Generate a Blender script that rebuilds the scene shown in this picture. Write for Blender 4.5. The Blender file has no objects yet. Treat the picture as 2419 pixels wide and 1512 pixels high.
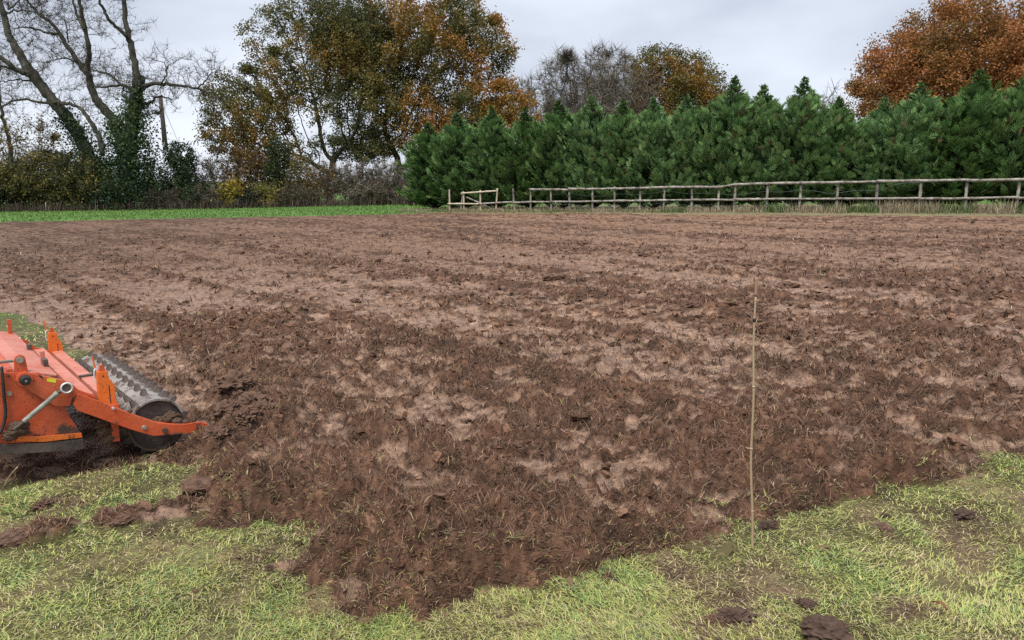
import bpy, math, random
import numpy as np
from mathutils import Vector, Matrix, kdtree

random.seed(7)
RNG = np.random.default_rng(11)
SC = bpy.context.scene
COL = SC.collection
R_ = math.radians

# ------------------------------------------------------------------ camera
FPX, PW, PH, HOR, EYE = 1793.0, 2419.0, 1512.0, 425.0, 1.55     # photograph read at 2419 x 1512
PITCH = math.atan((PH / 2 - HOR) / FPX)
cam = bpy.data.cameras.new('camera')
cam.sensor_width = 36.0
cam.lens = 36.0 * FPX / PW
cam.clip_start, cam.clip_end = 0.05, 4000
camo = bpy.data.objects.new('camera', cam)
camo.location = (0, 0, EYE)
camo.rotation_euler = (math.pi / 2 - PITCH, 0, 0)
COL.objects.link(camo)
SC.camera = camo

# ------------------------------------------------------------------ sky, light, exposure
SUN_EL, SUN_AZ = R_(60), R_(205)          # veiled by cloud, high behind the camera's left shoulder
world = bpy.data.worlds.new('World')
SC.world = world
world.use_nodes = True
wn, wl = world.node_tree.nodes, world.node_tree.links
wn.clear()
w_out = wn.new('ShaderNodeOutputWorld')
w_bg = wn.new('ShaderNodeBackground')
w_bg.inputs['Strength'].default_value = 0.083
w_sky = wn.new('ShaderNodeTexSky')
w_sky.sky_type = 'NISHITA'
w_sky.sun_disc = False
w_sky.sun_elevation, w_sky.sun_rotation = SUN_EL, SUN_AZ
w_tc = wn.new('ShaderNodeTexCoord')
w_map = wn.new('ShaderNodeMapping')
w_map.inputs['Scale'].default_value = (1.0, 1.0, 2.6)
w_noise = wn.new('ShaderNodeTexNoise')
w_noise.inputs['Scale'].default_value = 2.6
w_noise.inputs['Detail'].default_value = 4.0
w_noise.inputs['Roughness'].default_value = 0.5
w_ramp = wn.new('ShaderNodeValToRGB')
w_ramp.color_ramp.elements[0].position = 0.30
w_ramp.color_ramp.elements[0].color = (2.05, 2.22, 2.62, 1)
w_ramp.color_ramp.elements[1].position = 0.68
w_ramp.color_ramp.elements[1].color = (3.75, 3.97, 4.42, 1)
w_mix = wn.new('ShaderNodeMix')
w_mix.data_type = 'RGBA'
w_mix.inputs['Factor'].default_value = 0.94
wl.new(w_tc.outputs['Generated'], w_map.inputs['Vector'])
wl.new(w_map.outputs['Vector'], w_noise.inputs['Vector'])
wl.new(w_noise.outputs['Fac'], w_ramp.inputs['Fac'])
wl.new(w_sky.outputs['Color'], w_mix.inputs[6])
wl.new(w_ramp.outputs['Color'], w_mix.inputs[7])
wl.new(w_mix.outputs[2], w_bg.inputs['Color'])
wl.new(w_bg.outputs['Background'], w_out.inputs['Surface'])

sun = bpy.data.lights.new('sun', 'SUN')
sun.energy = 1.5
sun.angle = R_(28)
sun.color = (1.0, 0.97, 0.93)
suno = bpy.data.objects.new('sun', sun)
sd = Vector((math.sin(SUN_AZ) * math.cos(SUN_EL), math.cos(SUN_AZ) * math.cos(SUN_EL), math.sin(SUN_EL)))
suno.rotation_euler = sd.to_track_quat('Z', 'Y').to_euler()
COL.objects.link(suno)

SC.view_settings.view_transform = 'Standard'
SC.view_settings.look = 'None'
SC.view_settings.exposure = 1.6
SC.view_settings.gamma = 1.0
SC.view_settings.use_curve_mapping = False
SC.render.engine = 'CYCLES'
SC.cycles.use_denoising = False
SC.cycles.max_bounces = 6
SC.cycles.diffuse_bounces = 3
SC.cycles.transparent_max_bounces = 8

# ------------------------------------------------------------------ pixel -> direction, terrain
CAMP = np.array([0, 0, EYE])
def ray(px, py):
    return (np.array([(px - PW / 2) / FPX, 0, 0]) + np.array([0, math.cos(PITCH), -math.sin(PITCH)])
            + (PH / 2 - py) / FPX * np.array([0, math.sin(PITCH), math.cos(PITCH)]))
def terrain(x, y):
    return 0.0228 * 45 * np.tanh(np.asarray(x) / 45.0) - 0.00166 * np.clip(y, -80, 80)
def ground_at(px, py):
    d = ray(px, py)
    z = 0.0
    for _ in range(12):
        t = (z - EYE) / d[2]
        P = CAMP + d * t
        z = float(terrain(P[0], P[1]))
    return P
def at_y(px, py, Y):
    d = ray(px, py)
    return CAMP + d * (Y / d[1])
def foot(px, Y):
    d = ray(px, 480)
    x = d[0] * Y / d[1]
    return np.array([x, Y, float(terrain(x, Y))])

# ------------------------------------------------------------------ numpy noise
def _h(ix, iy, s):
    n = (ix.astype(np.int64) * 374761393 + iy.astype(np.int64) * 668265263 + s * 1442695041) & 0xFFFFFFFF
    n = ((n ^ (n >> 13)) * 1274126177) & 0xFFFFFFFF
    n = n ^ (n >> 16)
    return (n & 0xFFFFFF) / float(0x1000000)
def vnoise(x, y, s=0):
    x0, y0 = np.floor(x), np.floor(y)
    fx, fy = x - x0, y - y0
    fx, fy = fx * fx * (3 - 2 * fx), fy * fy * (3 - 2 * fy)
    a, b = _h(x0, y0, s), _h(x0 + 1, y0, s)
    c, d = _h(x0, y0 + 1, s), _h(x0 + 1, y0 + 1, s)
    return (a + (b - a) * fx) * (1 - fy) + (c + (d - c) * fx) * fy
def fbm(x, y, s=0, o=4):
    v, a, t = 0, 0.5, 0
    for i in range(o):
        v = v + a * vnoise(x * 2 ** i + 17.3 * i, y * 2 ** i - 9.1 * i, s + i)
        t += a
        a *= 0.5
    return v / t
def worley(x, y, s=0):
    """domes: height 0..1 of the tallest random bump of each neighbour cell"""
    x0, y0 = np.floor(x), np.floor(y)
    best = np.zeros_like(x)
    for i in (-1, 0, 1):
        for j in (-1, 0, 1):
            cx, cy = x0 + i, y0 + j
            dx = x - (cx + _h(cx, cy, s))
            dy = y - (cy + _h(cx, cy, s + 1))
            th = _h(cx, cy, s + 3) * 3.14159
            c_, s_ = np.cos(th), np.sin(th)
            ax, ay = dx * c_ + dy * s_, -dx * s_ + dy * c_
            r = 0.35 + 0.5 * _h(cx, cy, s + 2)
            q = 1 - (ax / r) ** 2 - (ay / (r * 0.6)) ** 2
            best = np.maximum(best, np.clip(q, 0, 1) ** 0.85 * r)
    return best
def sstep(a, b, x):
    t = np.clip((x - a) / (b - a), 0, 1)
    return t * t * (3 - 2 * t)
def seg_dist(x, y, P):
    """distance to a polyline"""
    best = np.full(x.shape, 1e9)
    for (ax, ay), (bx, by) in zip(P[:-1], P[1:]):
        dx, dy = bx - ax, by - ay
        t = np.clip(((x - ax) * dx + (y - ay) * dy) / (dx * dx + dy * dy + 1e-12), 0, 1)
        best = np.minimum(best, (x - ax - t * dx) ** 2 + (y - ay - t * dy) ** 2)
    return np.sqrt(best)
def poly_sd(x, y, P):
    """signed distance to a closed polygon, positive inside"""
    inside = np.zeros(x.shape, bool)
    n = len(P)
    for i in range(n):
        ax, ay = P[i]
        bx, by = P[(i + 1) % n]
        if ay == by:
            continue
        c = ((ay > y) != (by > y)) & (x < (bx - ax) * (y - ay) / (by - ay) + ax)
        inside ^= c
    d = seg_dist(x, y, list(P) + [P[0]])
    return np.where(inside, d, -d)

# ------------------------------------------------------------------ objects
def mesh_np(name, V, F, col=None, extra=None, smooth=False):
    """F: (n,k) index array or a list of such arrays"""
    Fs = F if isinstance(F, list) else [F]
    Fs = [np.asarray(f, np.int32) for f in Fs if len(f)]
    me = bpy.data.meshes.new(name)
    V = np.asarray(V, np.float32)
    me.vertices.add(len(V))
    me.vertices.foreach_set('co', V.ravel())
    nl = sum(f.size for f in Fs)
    npoly = sum(len(f) for f in Fs)
    me.loops.add(nl)
    me.loops.foreach_set('vertex_index', np.concatenate([f.ravel() for f in Fs]))
    me.polygons.add(npoly)
    tot = np.concatenate([np.full(len(f), f.shape[1], np.int32) for f in Fs])
    st = np.concatenate([[0], np.cumsum(tot)[:-1]]).astype(np.int32)
    me.polygons.foreach_set('loop_start', st)
    me.polygons.foreach_set('use_smooth', np.full(npoly, smooth, bool))
    me.update(calc_edges=True)
    if col is not None:
        a = me.attributes.new('Col', 'FLOAT_COLOR', 'POINT')
        c = np.ones((len(V), 4), np.float32)
        c[:, :3] = col
        a.data.foreach_set('color', c.ravel())
    for k, arr in (extra or {}).items():
        a = me.attributes.new(k, 'FLOAT', 'POINT')
        a.data.foreach_set('value', np.asarray(arr, np.float32))
    return me
def obj(name, me, mat=None, parent=None):
    o = bpy.data.objects.new(name, me)
    COL.objects.link(o)
    if mat is not None and me is not None and not me.materials:
        me.materials.append(mat)
    if parent is not None:
        o.parent = parent
    return o
def tag(o, label=None, cat=None, group=None, kind=None):
    for k, v in (('label', label), ('category', cat), ('group', group), ('kind', kind)):
        if v:
            o[k] = v
    return o
def thing(name, label, cat, loc=(0, 0, 0), group=None):
    o = bpy.data.objects.new(name, None)
    o.empty_display_size = 0.2
    o.location = loc
    COL.objects.link(o)
    return tag(o, label, cat, group)

# ------------------------------------------------------------------ materials
def nd(nt, t, **kw):
    n = nt.nodes.new(t)
    for k, v in kw.items():
        n.inputs[k].default_value = v
    return n
def base_mat(name):
    m = bpy.data.materials.new(name)
    m.use_nodes = True
    nt = m.node_tree
    return m, nt, nt.nodes['Principled BSDF']
def foliage_mat(name, rough=0.65, trans=0.25, spec=0.25):
    m, nt, b = base_mat(name)
    at = nt.nodes.new('ShaderNodeAttribute')
    at.attribute_name = 'Col'
    nt.links.new(at.outputs['Color'], b.inputs['Base Color'])
    b.inputs['Roughness'].default_value = rough
    b.inputs['Specular IOR Level'].default_value = spec
    if trans > 0:
        tr = nt.nodes.new('ShaderNodeBsdfTranslucent')
        nt.links.new(at.outputs['Color'], tr.inputs['Color'])
        mx = nd(nt, 'ShaderNodeMixShader', Fac=trans)
        nt.links.new(b.outputs[0], mx.inputs[1])
        nt.links.new(tr.outputs[0], mx.inputs[2])
        nt.links.new(mx.outputs[0], nt.nodes['Material Output'].inputs['Surface'])
    return m
def noise_mat(name, c1, c2, scale=8, rough=0.7, stretch=(1, 1, 1), bump=0.3, bscale=None, metal=0.0, c3=None, lo=0.35, hi=0.65, spec=0.4, dist=0.01):
    """two (three) colours mixed by object-space noise, with fine relief"""
    m, nt, b = base_mat(name)
    L = nt.links.new
    tc = nt.nodes.new('ShaderNodeTexCoord')
    mp = nt.nodes.new('ShaderNodeMapping')
    mp.inputs['Scale'].default_value = stretch
    L(tc.outputs['Object'], mp.inputs['Vector'])
    n = nd(nt, 'ShaderNodeTexNoise', Scale=scale, Detail=6.0, Roughness=0.62)
    L(mp.outputs[0], n.inputs['Vector'])
    r = nt.nodes.new('ShaderNodeValToRGB')
    r.color_ramp.elements[0].position, r.color_ramp.elements[1].position = lo, hi
    r.color_ramp.elements[0].color, r.color_ramp.elements[1].color = (*c1, 1), (*c2, 1)
    if c3:
        e = r.color_ramp.elements.new(min(0.98, hi + 0.1))
        e.color = (*c3, 1)
    L(n.outputs['Fac'], r.inputs['Fac'])
    L(r.outputs[0], b.inputs['Base Color'])
    n2 = nd(nt, 'ShaderNodeTexNoise', Scale=bscale or scale * 4, Detail=5.0)
    L(mp.outputs[0], n2.inputs['Vector'])
    bp = nd(nt, 'ShaderNodeBump', Strength=bump, Distance=dist)
    L(n2.outputs['Fac'], bp.inputs['Height'])
    L(bp.outputs[0], b.inputs['Normal'])
    b.inputs['Roughness'].default_value = rough
    b.inputs['Metallic'].default_value = metal
    b.inputs['Specular IOR Level'].default_value = spec
    return m
def paint_mat(name, c, faded, mud_lo, mud_hi, rough=0.5, fade=(0.4, 0.75)):
    """sprayed paint: faded by noise, caked with dried mud low down and in blotches"""
    m, nt, b = base_mat(name)
    L = nt.links.new
    geo = nt.nodes.new('ShaderNodeNewGeometry')
    n = nd(nt, 'ShaderNodeTexNoise', Scale=5.0, Detail=6.0, Roughness=0.6)
    L(geo.outputs['Position'], n.inputs['Vector'])
    r = nt.nodes.new('ShaderNodeValToRGB')
    r.color_ramp.elements[0].position, r.color_ramp.elements[1].position = fade
    r.color_ramp.elements[0].color, r.color_ramp.elements[1].color = (*c, 1), (*faded, 1)
    L(n.outputs['Fac'], r.inputs['Fac'])
    sep = nt.nodes.new('ShaderNodeSeparateXYZ')
    L(geo.outputs['Position'], sep.inputs[0])
    n2 = nd(nt, 'ShaderNodeTexNoise', Scale=14.0, Detail=8.0, Roughness=0.7)
    L(geo.outputs['Position'], n2.inputs['Vector'])
    mr = nt.nodes.new('ShaderNodeMapRange')
    mr.inputs['From Min'].default_value, mr.inputs['From Max'].default_value = mud_lo, mud_hi
    mr.inputs['To Min'].default_value, mr.inputs['To Max'].default_value = 0.42, -0.16
    L(sep.outputs['Z'], mr.inputs['Value'])
    ad = nt.nodes.new('ShaderNodeMath')
    ad.operation = 'ADD'
    L(n2.outputs['Fac'], ad.inputs[0])
    L(mr.outputs[0], ad.inputs[1])
    r2 = nt.nodes.new('ShaderNodeValToRGB')
    r2.color_ramp.elements[0].position, r2.color_ramp.elements[1].position = 0.56, 0.66
    L(ad.outputs[0], r2.inputs['Fac'])
    n3 = nd(nt, 'ShaderNodeTexNoise', Scale=90.0, Detail=3.0)
    L(geo.outputs['Position'], n3.inputs['Vector'])
    r3 = nt.nodes.new('ShaderNodeValToRGB')
    r3.color_ramp.elements[0].position, r3.color_ramp.elements[1].position = 0.63, 0.70
    L(n3.outputs['Fac'], r3.inputs['Fac'])
    mxa = nt.nodes.new('ShaderNodeMath')
    mxa.operation = 'MAXIMUM'
    L(r2.outputs[0], mxa.inputs[0])
    L(r3.outputs[0], mxa.inputs[1])
    mx = nt.nodes.new('ShaderNodeMix')
    mx.data_type = 'RGBA'
    L(mxa.outputs[0], mx.inputs['Factor'])
    L(r.outputs[0], mx.inputs[6])
    mx.inputs[7].default_value = (0.075, 0.045, 0.032, 1)
    L(mx.outputs[2], b.inputs['Base Color'])
    rr = nt.nodes.new('ShaderNodeMapRange')
    rr.inputs['To Min'].default_value, rr.inputs['To Max'].default_value = rough, 0.92
    L(mxa.outputs[0], rr.inputs['Value'])
    L(rr.outputs[0], b.inputs['Roughness'])
    bp = nd(nt, 'ShaderNodeBump', Strength=0.5, Distance=0.008)
    L(ad.outputs[0], bp.inputs['Height'])
    L(bp.outputs[0], b.inputs['Normal'])
    return m

def ground_mat():
    m, nt, b = base_mat('soil_and_turf')
    L = nt.links.new
    at = nt.nodes.new('ShaderNodeAttribute')
    at.attribute_name = 'Col'
    ra = nt.nodes.new('ShaderNodeAttribute')
    ra.attribute_name = 'gloss'
    geo = nt.nodes.new('ShaderNodeNewGeometry')
    n = nd(nt, 'ShaderNodeTexNoise', Scale=70.0, Detail=6.0, Roughness=0.7)
    L(geo.outputs['Position'], n.inputs['Vector'])
    n2 = nd(nt, 'ShaderNodeTexNoise', Scale=17.0, Detail=7.0, Roughness=0.68, Distortion=0.6)
    L(geo.outputs['Position'], n2.inputs['Vector'])
    r = nt.nodes.new('ShaderNodeMapRange')
    r.inputs['From Min'].default_value, r.inputs['From Max'].default_value = 0.3, 0.7
    r.inputs['To Min'].default_value, r.inputs['To Max'].default_value = 0.5, 1.45
    L(n2.outputs['Fac'], r.inputs['Value'])
    vm = nt.nodes.new('ShaderNodeVectorMath')
    vm.operation = 'SCALE'
    L(at.outputs['Color'], vm.inputs[0])
    L(r.outputs[0], vm.inputs['Scale'])
    L(vm.outputs[0], b.inputs['Base Color'])
    bp = nd(nt, 'ShaderNodeBump', Strength=1.0, Distance=0.035)
    L(n2.outputs['Fac'], bp.inputs['Height'])
    bp2 = nd(nt, 'ShaderNodeBump', Strength=0.9, Distance=0.010)
    L(n.outputs['Fac'], bp2.inputs['Height'])
    L(bp.outputs[0], bp2.inputs['Normal'])
    L(bp2.outputs[0], b.inputs['Normal'])
    rg = nt.nodes.new('ShaderNodeMapRange')
    rg.inputs['To Min'].default_value, rg.inputs['To Max'].default_value = 0.92, 0.5
    L(ra.outputs['Fac'], rg.inputs['Value'])
    L(rg.outputs[0], b.inputs['Roughness'])
    b.inputs['Specular IOR Level'].default_value = 0.3
    return m
M = {}
M['ground'] = ground_mat()
M['clod'] = foliage_mat('loose_soil', 0.9, 0.0, 0.2)
M['grass'] = foliage_mat('grass_blades', 0.55, 0.3, 0.3)
M['leaf'] = foliage_mat('autumn_leaves', 0.6, 0.3, 0.25)
M['conifer'] = foliage_mat('cypress_sprays', 0.7, 0.2, 0.12)
_nt = M['conifer'].node_tree                       # every tree of the hedge a little different in green
_oi = _nt.nodes.new('ShaderNodeObjectInfo')
_hs = _nt.nodes.new('ShaderNodeHueSaturation')
_m1 = _nt.nodes.new('ShaderNodeMapRange')
_m1.inputs['To Min'].default_value, _m1.inputs['To Max'].default_value = 0.85, 1.5
_m2 = _nt.nodes.new('ShaderNodeMapRange')
_m2.inputs['To Min'].default_value, _m2.inputs['To Max'].default_value = 1.05, 0.88
_at = [n for n in _nt.nodes if n.type == 'ATTRIBUTE'][0]
_tg = [l.to_socket for l in _at.outputs['Color'].links]
_nt.links.new(_oi.outputs['Random'], _m1.inputs['Value'])
_nt.links.new(_oi.outputs['Random'], _m2.inputs['Value'])
_nt.links.new(_m1.outputs[0], _hs.inputs['Value'])
_nt.links.new(_m2.outputs[0], _hs.inputs['Saturation'])
_nt.links.new(_at.outputs['Color'], _hs.inputs['Color'])
for _s in _tg:
    _nt.links.new(_hs.outputs['Color'], _s)
M['bark'] = noise_mat('bark', (0.035, 0.030, 0.022), (0.085, 0.075, 0.052), 2.5, 0.9, (1, 1, 0.4), 0.6, 12, dist=0.04)
M['bark_pale'] = noise_mat('pale_grey_bark', (0.028, 0.027, 0.020), (0.080, 0.076, 0.055), 2.0, 0.9, (1, 1, 0.4), 0.5, 10, dist=0.04)
M['twig'] = noise_mat('grey_twigs', (0.075, 0.062, 0.045), (0.16, 0.135, 0.10), 1.0, 0.9, bump=0)
M['twig_dark'] = noise_mat('dark_twigs', (0.035, 0.028, 0.02), (0.08, 0.065, 0.05), 1.0, 0.9, bump=0)
M['twig_red'] = noise_mat('reddish_bramble', (0.06, 0.032, 0.028), (0.13, 0.075, 0.06), 1.0, 0.9, bump=0)
M['old_wood'] = noise_mat('weathered_grey_wood', (0.085, 0.072, 0.056), (0.36, 0.33, 0.285), 4.5, 0.85, (1, 1, 1), 0.7, 22, c3=(0.48, 0.45, 0.40), dist=0.02)
M['new_wood'] = noise_mat('fresh_pale_wood', (0.36, 0.29, 0.20), (0.55, 0.47, 0.35), 4.0, 0.8, (1, 1, 0.5), 0.3, 20)
M['wire'] = noise_mat('green_wire', (0.05, 0.09, 0.075), (0.09, 0.14, 0.12), 6, 0.5, bump=0)
M['bamboo'] = noise_mat('bamboo', (0.27, 0.19, 0.115), (0.42, 0.31, 0.195), 9.0, 0.55, (1, 1, 0.12), 0.3, 60, c3=(0.24, 0.17, 0.10), dist=0.001)
M['bamboo_tip'] = noise_mat('stained_bamboo_tip', (0.22, 0.115, 0.07), (0.36, 0.20, 0.125), 20.0, 0.7, (1, 1, 0.2), 0.3)
M['black'] = noise_mat('black_rubber', (0.012, 0.011, 0.011), (0.035, 0.03, 0.028), 12, 0.6, bump=0.2)
M['orange'] = paint_mat('orange_red_paint', (0.46, 0.066, 0.018), (0.55, 0.12, 0.05), -0.06, 0.36)
M['orange_arm'] = paint_mat('scuffed_orange_paint', (0.50, 0.073, 0.018), (0.57, 0.13, 0.05), -0.10, 0.18)
M['orange_bright'] = paint_mat('bright_orange_paint', (0.70, 0.13, 0.012), (0.72, 0.17, 0.03), -0.15, 0.25, 0.42)
M['pink'] = paint_mat('sun_faded_orange_paint', (0.45, 0.125, 0.075), (0.52, 0.20, 0.145), -0.2, 0.50, 0.6, (0.3, 0.6))
M['steel'] = paint_mat('worn_roller_steel', (0.19, 0.165, 0.148), (0.31, 0.28, 0.25), -0.1, 0.46, 0.5, (0.3, 0.7))
M['steel_dark'] = noise_mat('mud_caked_steel', (0.045, 0.032, 0.026), (0.12, 0.09, 0.075), 9, 0.75, bump=0.5)
M['galv'] = noise_mat('grey_strut', (0.12, 0.12, 0.095), (0.34, 0.34, 0.285), 9, 0.5, (1, 1, 1), 0.3)
M['chrome'] = noise_mat('bright_zinc', (0.5, 0.48, 0.45), (0.7, 0.68, 0.65), 15, 0.4, bump=0.1, metal=0.3)
M['yellow'] = noise_mat('yellow_sticker', (0.62, 0.50, 0.02), (0.75, 0.62, 0.05), 60, 0.5, bump=0, c3=(0.2, 0.17, 0.03))
M['pole'] = noise_mat('creosoted_pole', (0.10, 0.08, 0.065), (0.22, 0.19, 0.16), 3, 0.85, (1, 1, 0.1), 0.4)

# ------------------------------------------------------------------ machine frame (needed by the ground under it)
MG = -0.05
ROLL_R = 0.16
MN = np.array([-2.117, 4.345, MG])
MF = np.array([-3.207, 5.667, MG])
MV = (MF - MN) / np.linalg.norm(MF - MN)          # along the roller, near side -> far side
MU = np.array([-MV[1], MV[0], 0.0])               # forward, towards the towing tractor
if MU[0] > 0:
    MU = -MU

# ------------------------------------------------------------------ ground
FAR_EDGE = [(-500, 540), (0, 525), (500, 515), (900, 507), (1060, 503), (1500, 506), (2000, 510), (2419, 512), (2900, 515)]
NEAR_EDGE = [(2900, 990), (2600, 1035), (2419, 1075), (2330, 1085), (2290, 1112), (2240, 1150), (2170, 1168), (2100, 1160), (2000, 1178), (1860, 1200),
             (1800, 1232), (1700, 1262), (1600, 1298), (1480, 1330), (1400, 1362), (1250, 1392), (1080, 1410), (1000, 1438),
             (900, 1452), (770, 1440), (785, 1385), (690, 1345), (770, 1268), (690, 1250), (600, 1240), (520, 1228),
             (430, 1190), (420, 1165), (505, 1125), (485, 1098), (410, 1090), (300, 1098), (150, 1112), (0, 1122), (-150, 1135)]
STRIP = [(212, 842), (180, 815), (110, 772), (0, 733), (-250, 690), (-900, 640)]
FIELD = [tuple(ground_at(*p)[:2]) for p in FAR_EDGE + NEAR_EDGE]
for a_, b_ in ((0.95, -0.1), (0.95, 1.78), (0.15, 1.85)):
    FIELD.append(tuple((MN + MU * a_ + MV * b_)[:2]))
FIELD += [tuple(ground_at(*p)[:2]) for p in STRIP]
FIELD += [(-45.0, 27.0)]
TRAIL = [tuple(ground_at(*p)[:2]) for p in [(-150, 1300), (0, 1283), (130, 1262), (260, 1240), (380, 1218), (520, 1190)]]
FENCE_A, FENCE_B = (-3.5, 42.3), (18.9, 28.4)
HEAPS = [(575, 960, .13, .17), (640, 1010, .10, .18), (540, 1060, .09, .14), (480, 1165, .075, .10), (700, 1120, .04, .28), (620, 1185, .10, .15),
         (560, 1175, .05, .12), (850, 1195, .075, .2), (1000, 1335, .10, .25), (800, 1345, .08, .15), (1250, 1345, .06, .2), (930, 1270, .06, .2),
         (1130, 1260, .03, .2), (2170, 1150, .05, .13), (1080, 715, .05, .25), (1300, 672, .06, .22), (1640, 745, .05, .3), (1480, 700, .04, .4), (1730, 635, .06, .3), (1900, 660, .05, .5),
         (2250, 780, .05, .35), (2400, 690, .04, .4), (1840, 695, .06, .3), (350, 770, .04, .3), (560, 790, .04, .4), (300, 650, .05, .5), (700, 760, .04, .4)]
HEAPW = [(ground_at(a, b)[0], ground_at(a, b)[1], c, d) for a, b, c, d in HEAPS]

def ground_fields(x, y, sp):
    """height, colour and gloss of the ground at x, y; sp = mesh spacing there (finer relief is faded out)"""
    rr = np.hypot(x, y)
    edge_n = (fbm(x * 3.1, y * 3.1, 5, 3) - 0.5) * 0.38 + (fbm(x * 13, y * 13, 8, 2) - 0.5) * 0.20 + (fbm(x * 0.9, y * 0.9, 6, 3) - .5) * 3.0 * sstep(14, 30, rr)
    sd = poly_sd(x, y, FIELD)
    sde = sd + edge_n * np.clip(1.0 - rr / 40, 0.25, 1)
    m = sstep(-0.014, 0.014, sde)
    tr = seg_dist(x, y, TRAIL)
    trail = sstep(0.30, 0.62, 1.3 * np.exp(-(tr / 0.12) ** 2) * (-.35 + 2.4 * fbm(x * 7, y * 7, 31, 3)))
    al, ac = -x * 0.64 + y * 0.77, x * 0.77 + y * 0.64        # earlier passes ran along the roller's axis
    wob = ac + 0.35 * fbm(al * 0.3, ac * 0.3, 38, 2)
    ph_ = np.abs(((wob / 1.62) % 1.0) - 0.5)
    ridge = np.exp(-(ph_ / 0.085) ** 2) * sstep(.3, .6, fbm(al * .35, ac * .6, 39, 2))
    band = 0.75 * fbm(al * 0.16 + 3, ac * 0.85, 40, 3) + 0.25 * vnoise(np.floor(wob / 1.62) * 3.7, al * .08, 37) + 0.30 * ridge
    patch = fbm(x * 1.9, y * 2.6, 44, 4)
    fine = fbm(x * 9.5, y * 12.5, 47, 4)
    near = np.exp(-np.clip(sd, 0, 9) / 0.55) * (rr < 6.5) * (x < 1.6)
    heap = np.zeros_like(x)
    for hx, hy, a, s in HEAPW:
        heap = heap + a * np.exp(-((x - hx) ** 2 + (y - hy) ** 2) / (2 * s * s))
    L = sstep(0.475, 0.575, 0.30 * band + 0.22 * patch + 0.48 * fine + 0.13 * near + 1.4 * heap + 0.07 * ridge)
    # crumbs and torn turf
    wx, wy = x + 0.05 * (fbm(x * 9, y * 9, 61, 2) - .5), y + 0.05 * (fbm(x * 9, y * 9, 64, 2) - .5)
    crumb = np.zeros_like(x)
    for cell, amp, s in ((0.23, 0.040, 70), (0.10, 0.034, 74), (0.05, 0.027, 78), (0.026, 0.016, 82)):
        k = np.clip((cell / sp - 2.0) / 3.0, 0, 1)
        ok = k > 0
        if ok.any():
            w = np.zeros_like(x)
            w[ok] = worley(wx[ok] / cell, wy[ok] / cell, s)
            crumb = crumb + amp * k * w
    smear = 0.012 * fbm(x * 6, y * 6, 51, 3) + 0.006 * fbm(x * 26, y * 26, 53, 2)
    roll = 0.05 * (fbm(x * 0.9, y * 0.9, 57, 3) - 0.5) + 0.06 * (band - 0.5)
    hs = roll + 0.03 * ridge + heap + L * (crumb * 1.6 + 0.012) + (1 - L) * (1.7 * smear + 0.38 * crumb)
    hl = 0.03 * (fbm(x * 2.2, y * 2.2, 90, 3) - 0.5) + 0.022 * (fbm(x * 8, y * 8, 91, 2) - .5) + 0.008 * fbm(x * 30, y * 30, 92, 2)
    u = (x - MN[0]) * MU[0] + (y - MN[1]) * MU[1]
    v = (x - MN[0]) * MV[0] + (y - MN[1]) * MV[1]
    under = sstep(-0.22, 0.05, u) * sstep(1.0, 0.85, u) * sstep(-0.14, 0.02, v) * sstep(1.86, 1.72, v)
    rise = sstep(-0.03, 0.16, sde)
    h = m * hs * rise + (1 - m) * (hl + trail * (0.008 + 0.8 * crumb))
    h = h * (1 - 0.85 * under) - 0.035 * under
    mm = np.maximum(m, trail)
    # colour
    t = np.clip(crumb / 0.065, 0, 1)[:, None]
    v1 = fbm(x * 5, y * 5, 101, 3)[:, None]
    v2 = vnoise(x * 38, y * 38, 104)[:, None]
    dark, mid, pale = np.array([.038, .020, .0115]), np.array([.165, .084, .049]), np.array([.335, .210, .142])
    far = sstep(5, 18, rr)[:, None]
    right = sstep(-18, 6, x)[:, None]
    loose = dark + (mid - dark) * np.clip(0.25 + 0.8 * t + 0.5 * (v1 - .5), 0, 1)  # soil tone varies; crevices between crumbs darkened too, shade put into the colour
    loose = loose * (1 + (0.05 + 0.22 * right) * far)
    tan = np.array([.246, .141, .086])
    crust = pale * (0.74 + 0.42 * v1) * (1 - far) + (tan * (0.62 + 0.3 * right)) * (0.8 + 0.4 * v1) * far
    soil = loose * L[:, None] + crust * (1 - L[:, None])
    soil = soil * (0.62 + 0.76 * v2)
    g1 = fbm(x * 1.3, y * 1.3, 110, 3)[:, None]
    g2 = fbm(x * 6, y * 6, 113, 3)[:, None]
    lawn = np.array([.17, .145, .06]) * (1 - g1) + np.array([.145, .16, .05]) * g1
    brn = sstep(.60, .80, fbm(x * 2.8, y * 2.8, 171, 4))[:, None]
    lawn = (lawn * (1 - brn) + np.array([.17, .115, .07]) * brn) * (0.25 + 0.7 * g2) + np.array([.10, .06, .04]) * sstep(.55, .75, fbm(x * 3, y * 3, 117, 3))[:, None]
    farlawn = np.array([.10, .20, .040]) * (0.55 + 0.7 * g2) * (0.7 + .6 * fbm(x * .35, y * .35, 116, 3)[:, None])
    fd = seg_dist(x, y, [(FENCE_A[0] - 3, FENCE_A[1] + 1.9), FENCE_A, (FENCE_B[0] + 30, FENCE_B[1] - 18.6)])
    verge = np.array([.19, .165, .085]) * (0.7 + 0.6 * g2)
    k = sstep(8, 20, rr)[:, None]
    lawn = lawn * (1 - k) + farlawn * k
    k2 = (sstep(10.0, 7.0, fd) * sstep(-6, -3, x))[:, None]
    lawn = lawn * (1 - k2) + verge * k2
    scrub = (sstep(57, 60, y) * sstep(70, 64, y))[:, None]
    lawn = lawn * (1 - scrub) + np.array([.06, .05, .03]) * scrub
    mc = mm[:, None]
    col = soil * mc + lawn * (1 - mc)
    gloss = np.clip(mm * (1 - L) * (1 - 0.6 * sstep(8, 25, rr)), 0, 1)
    return h, col, gloss, m, mm, L, sde

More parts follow.
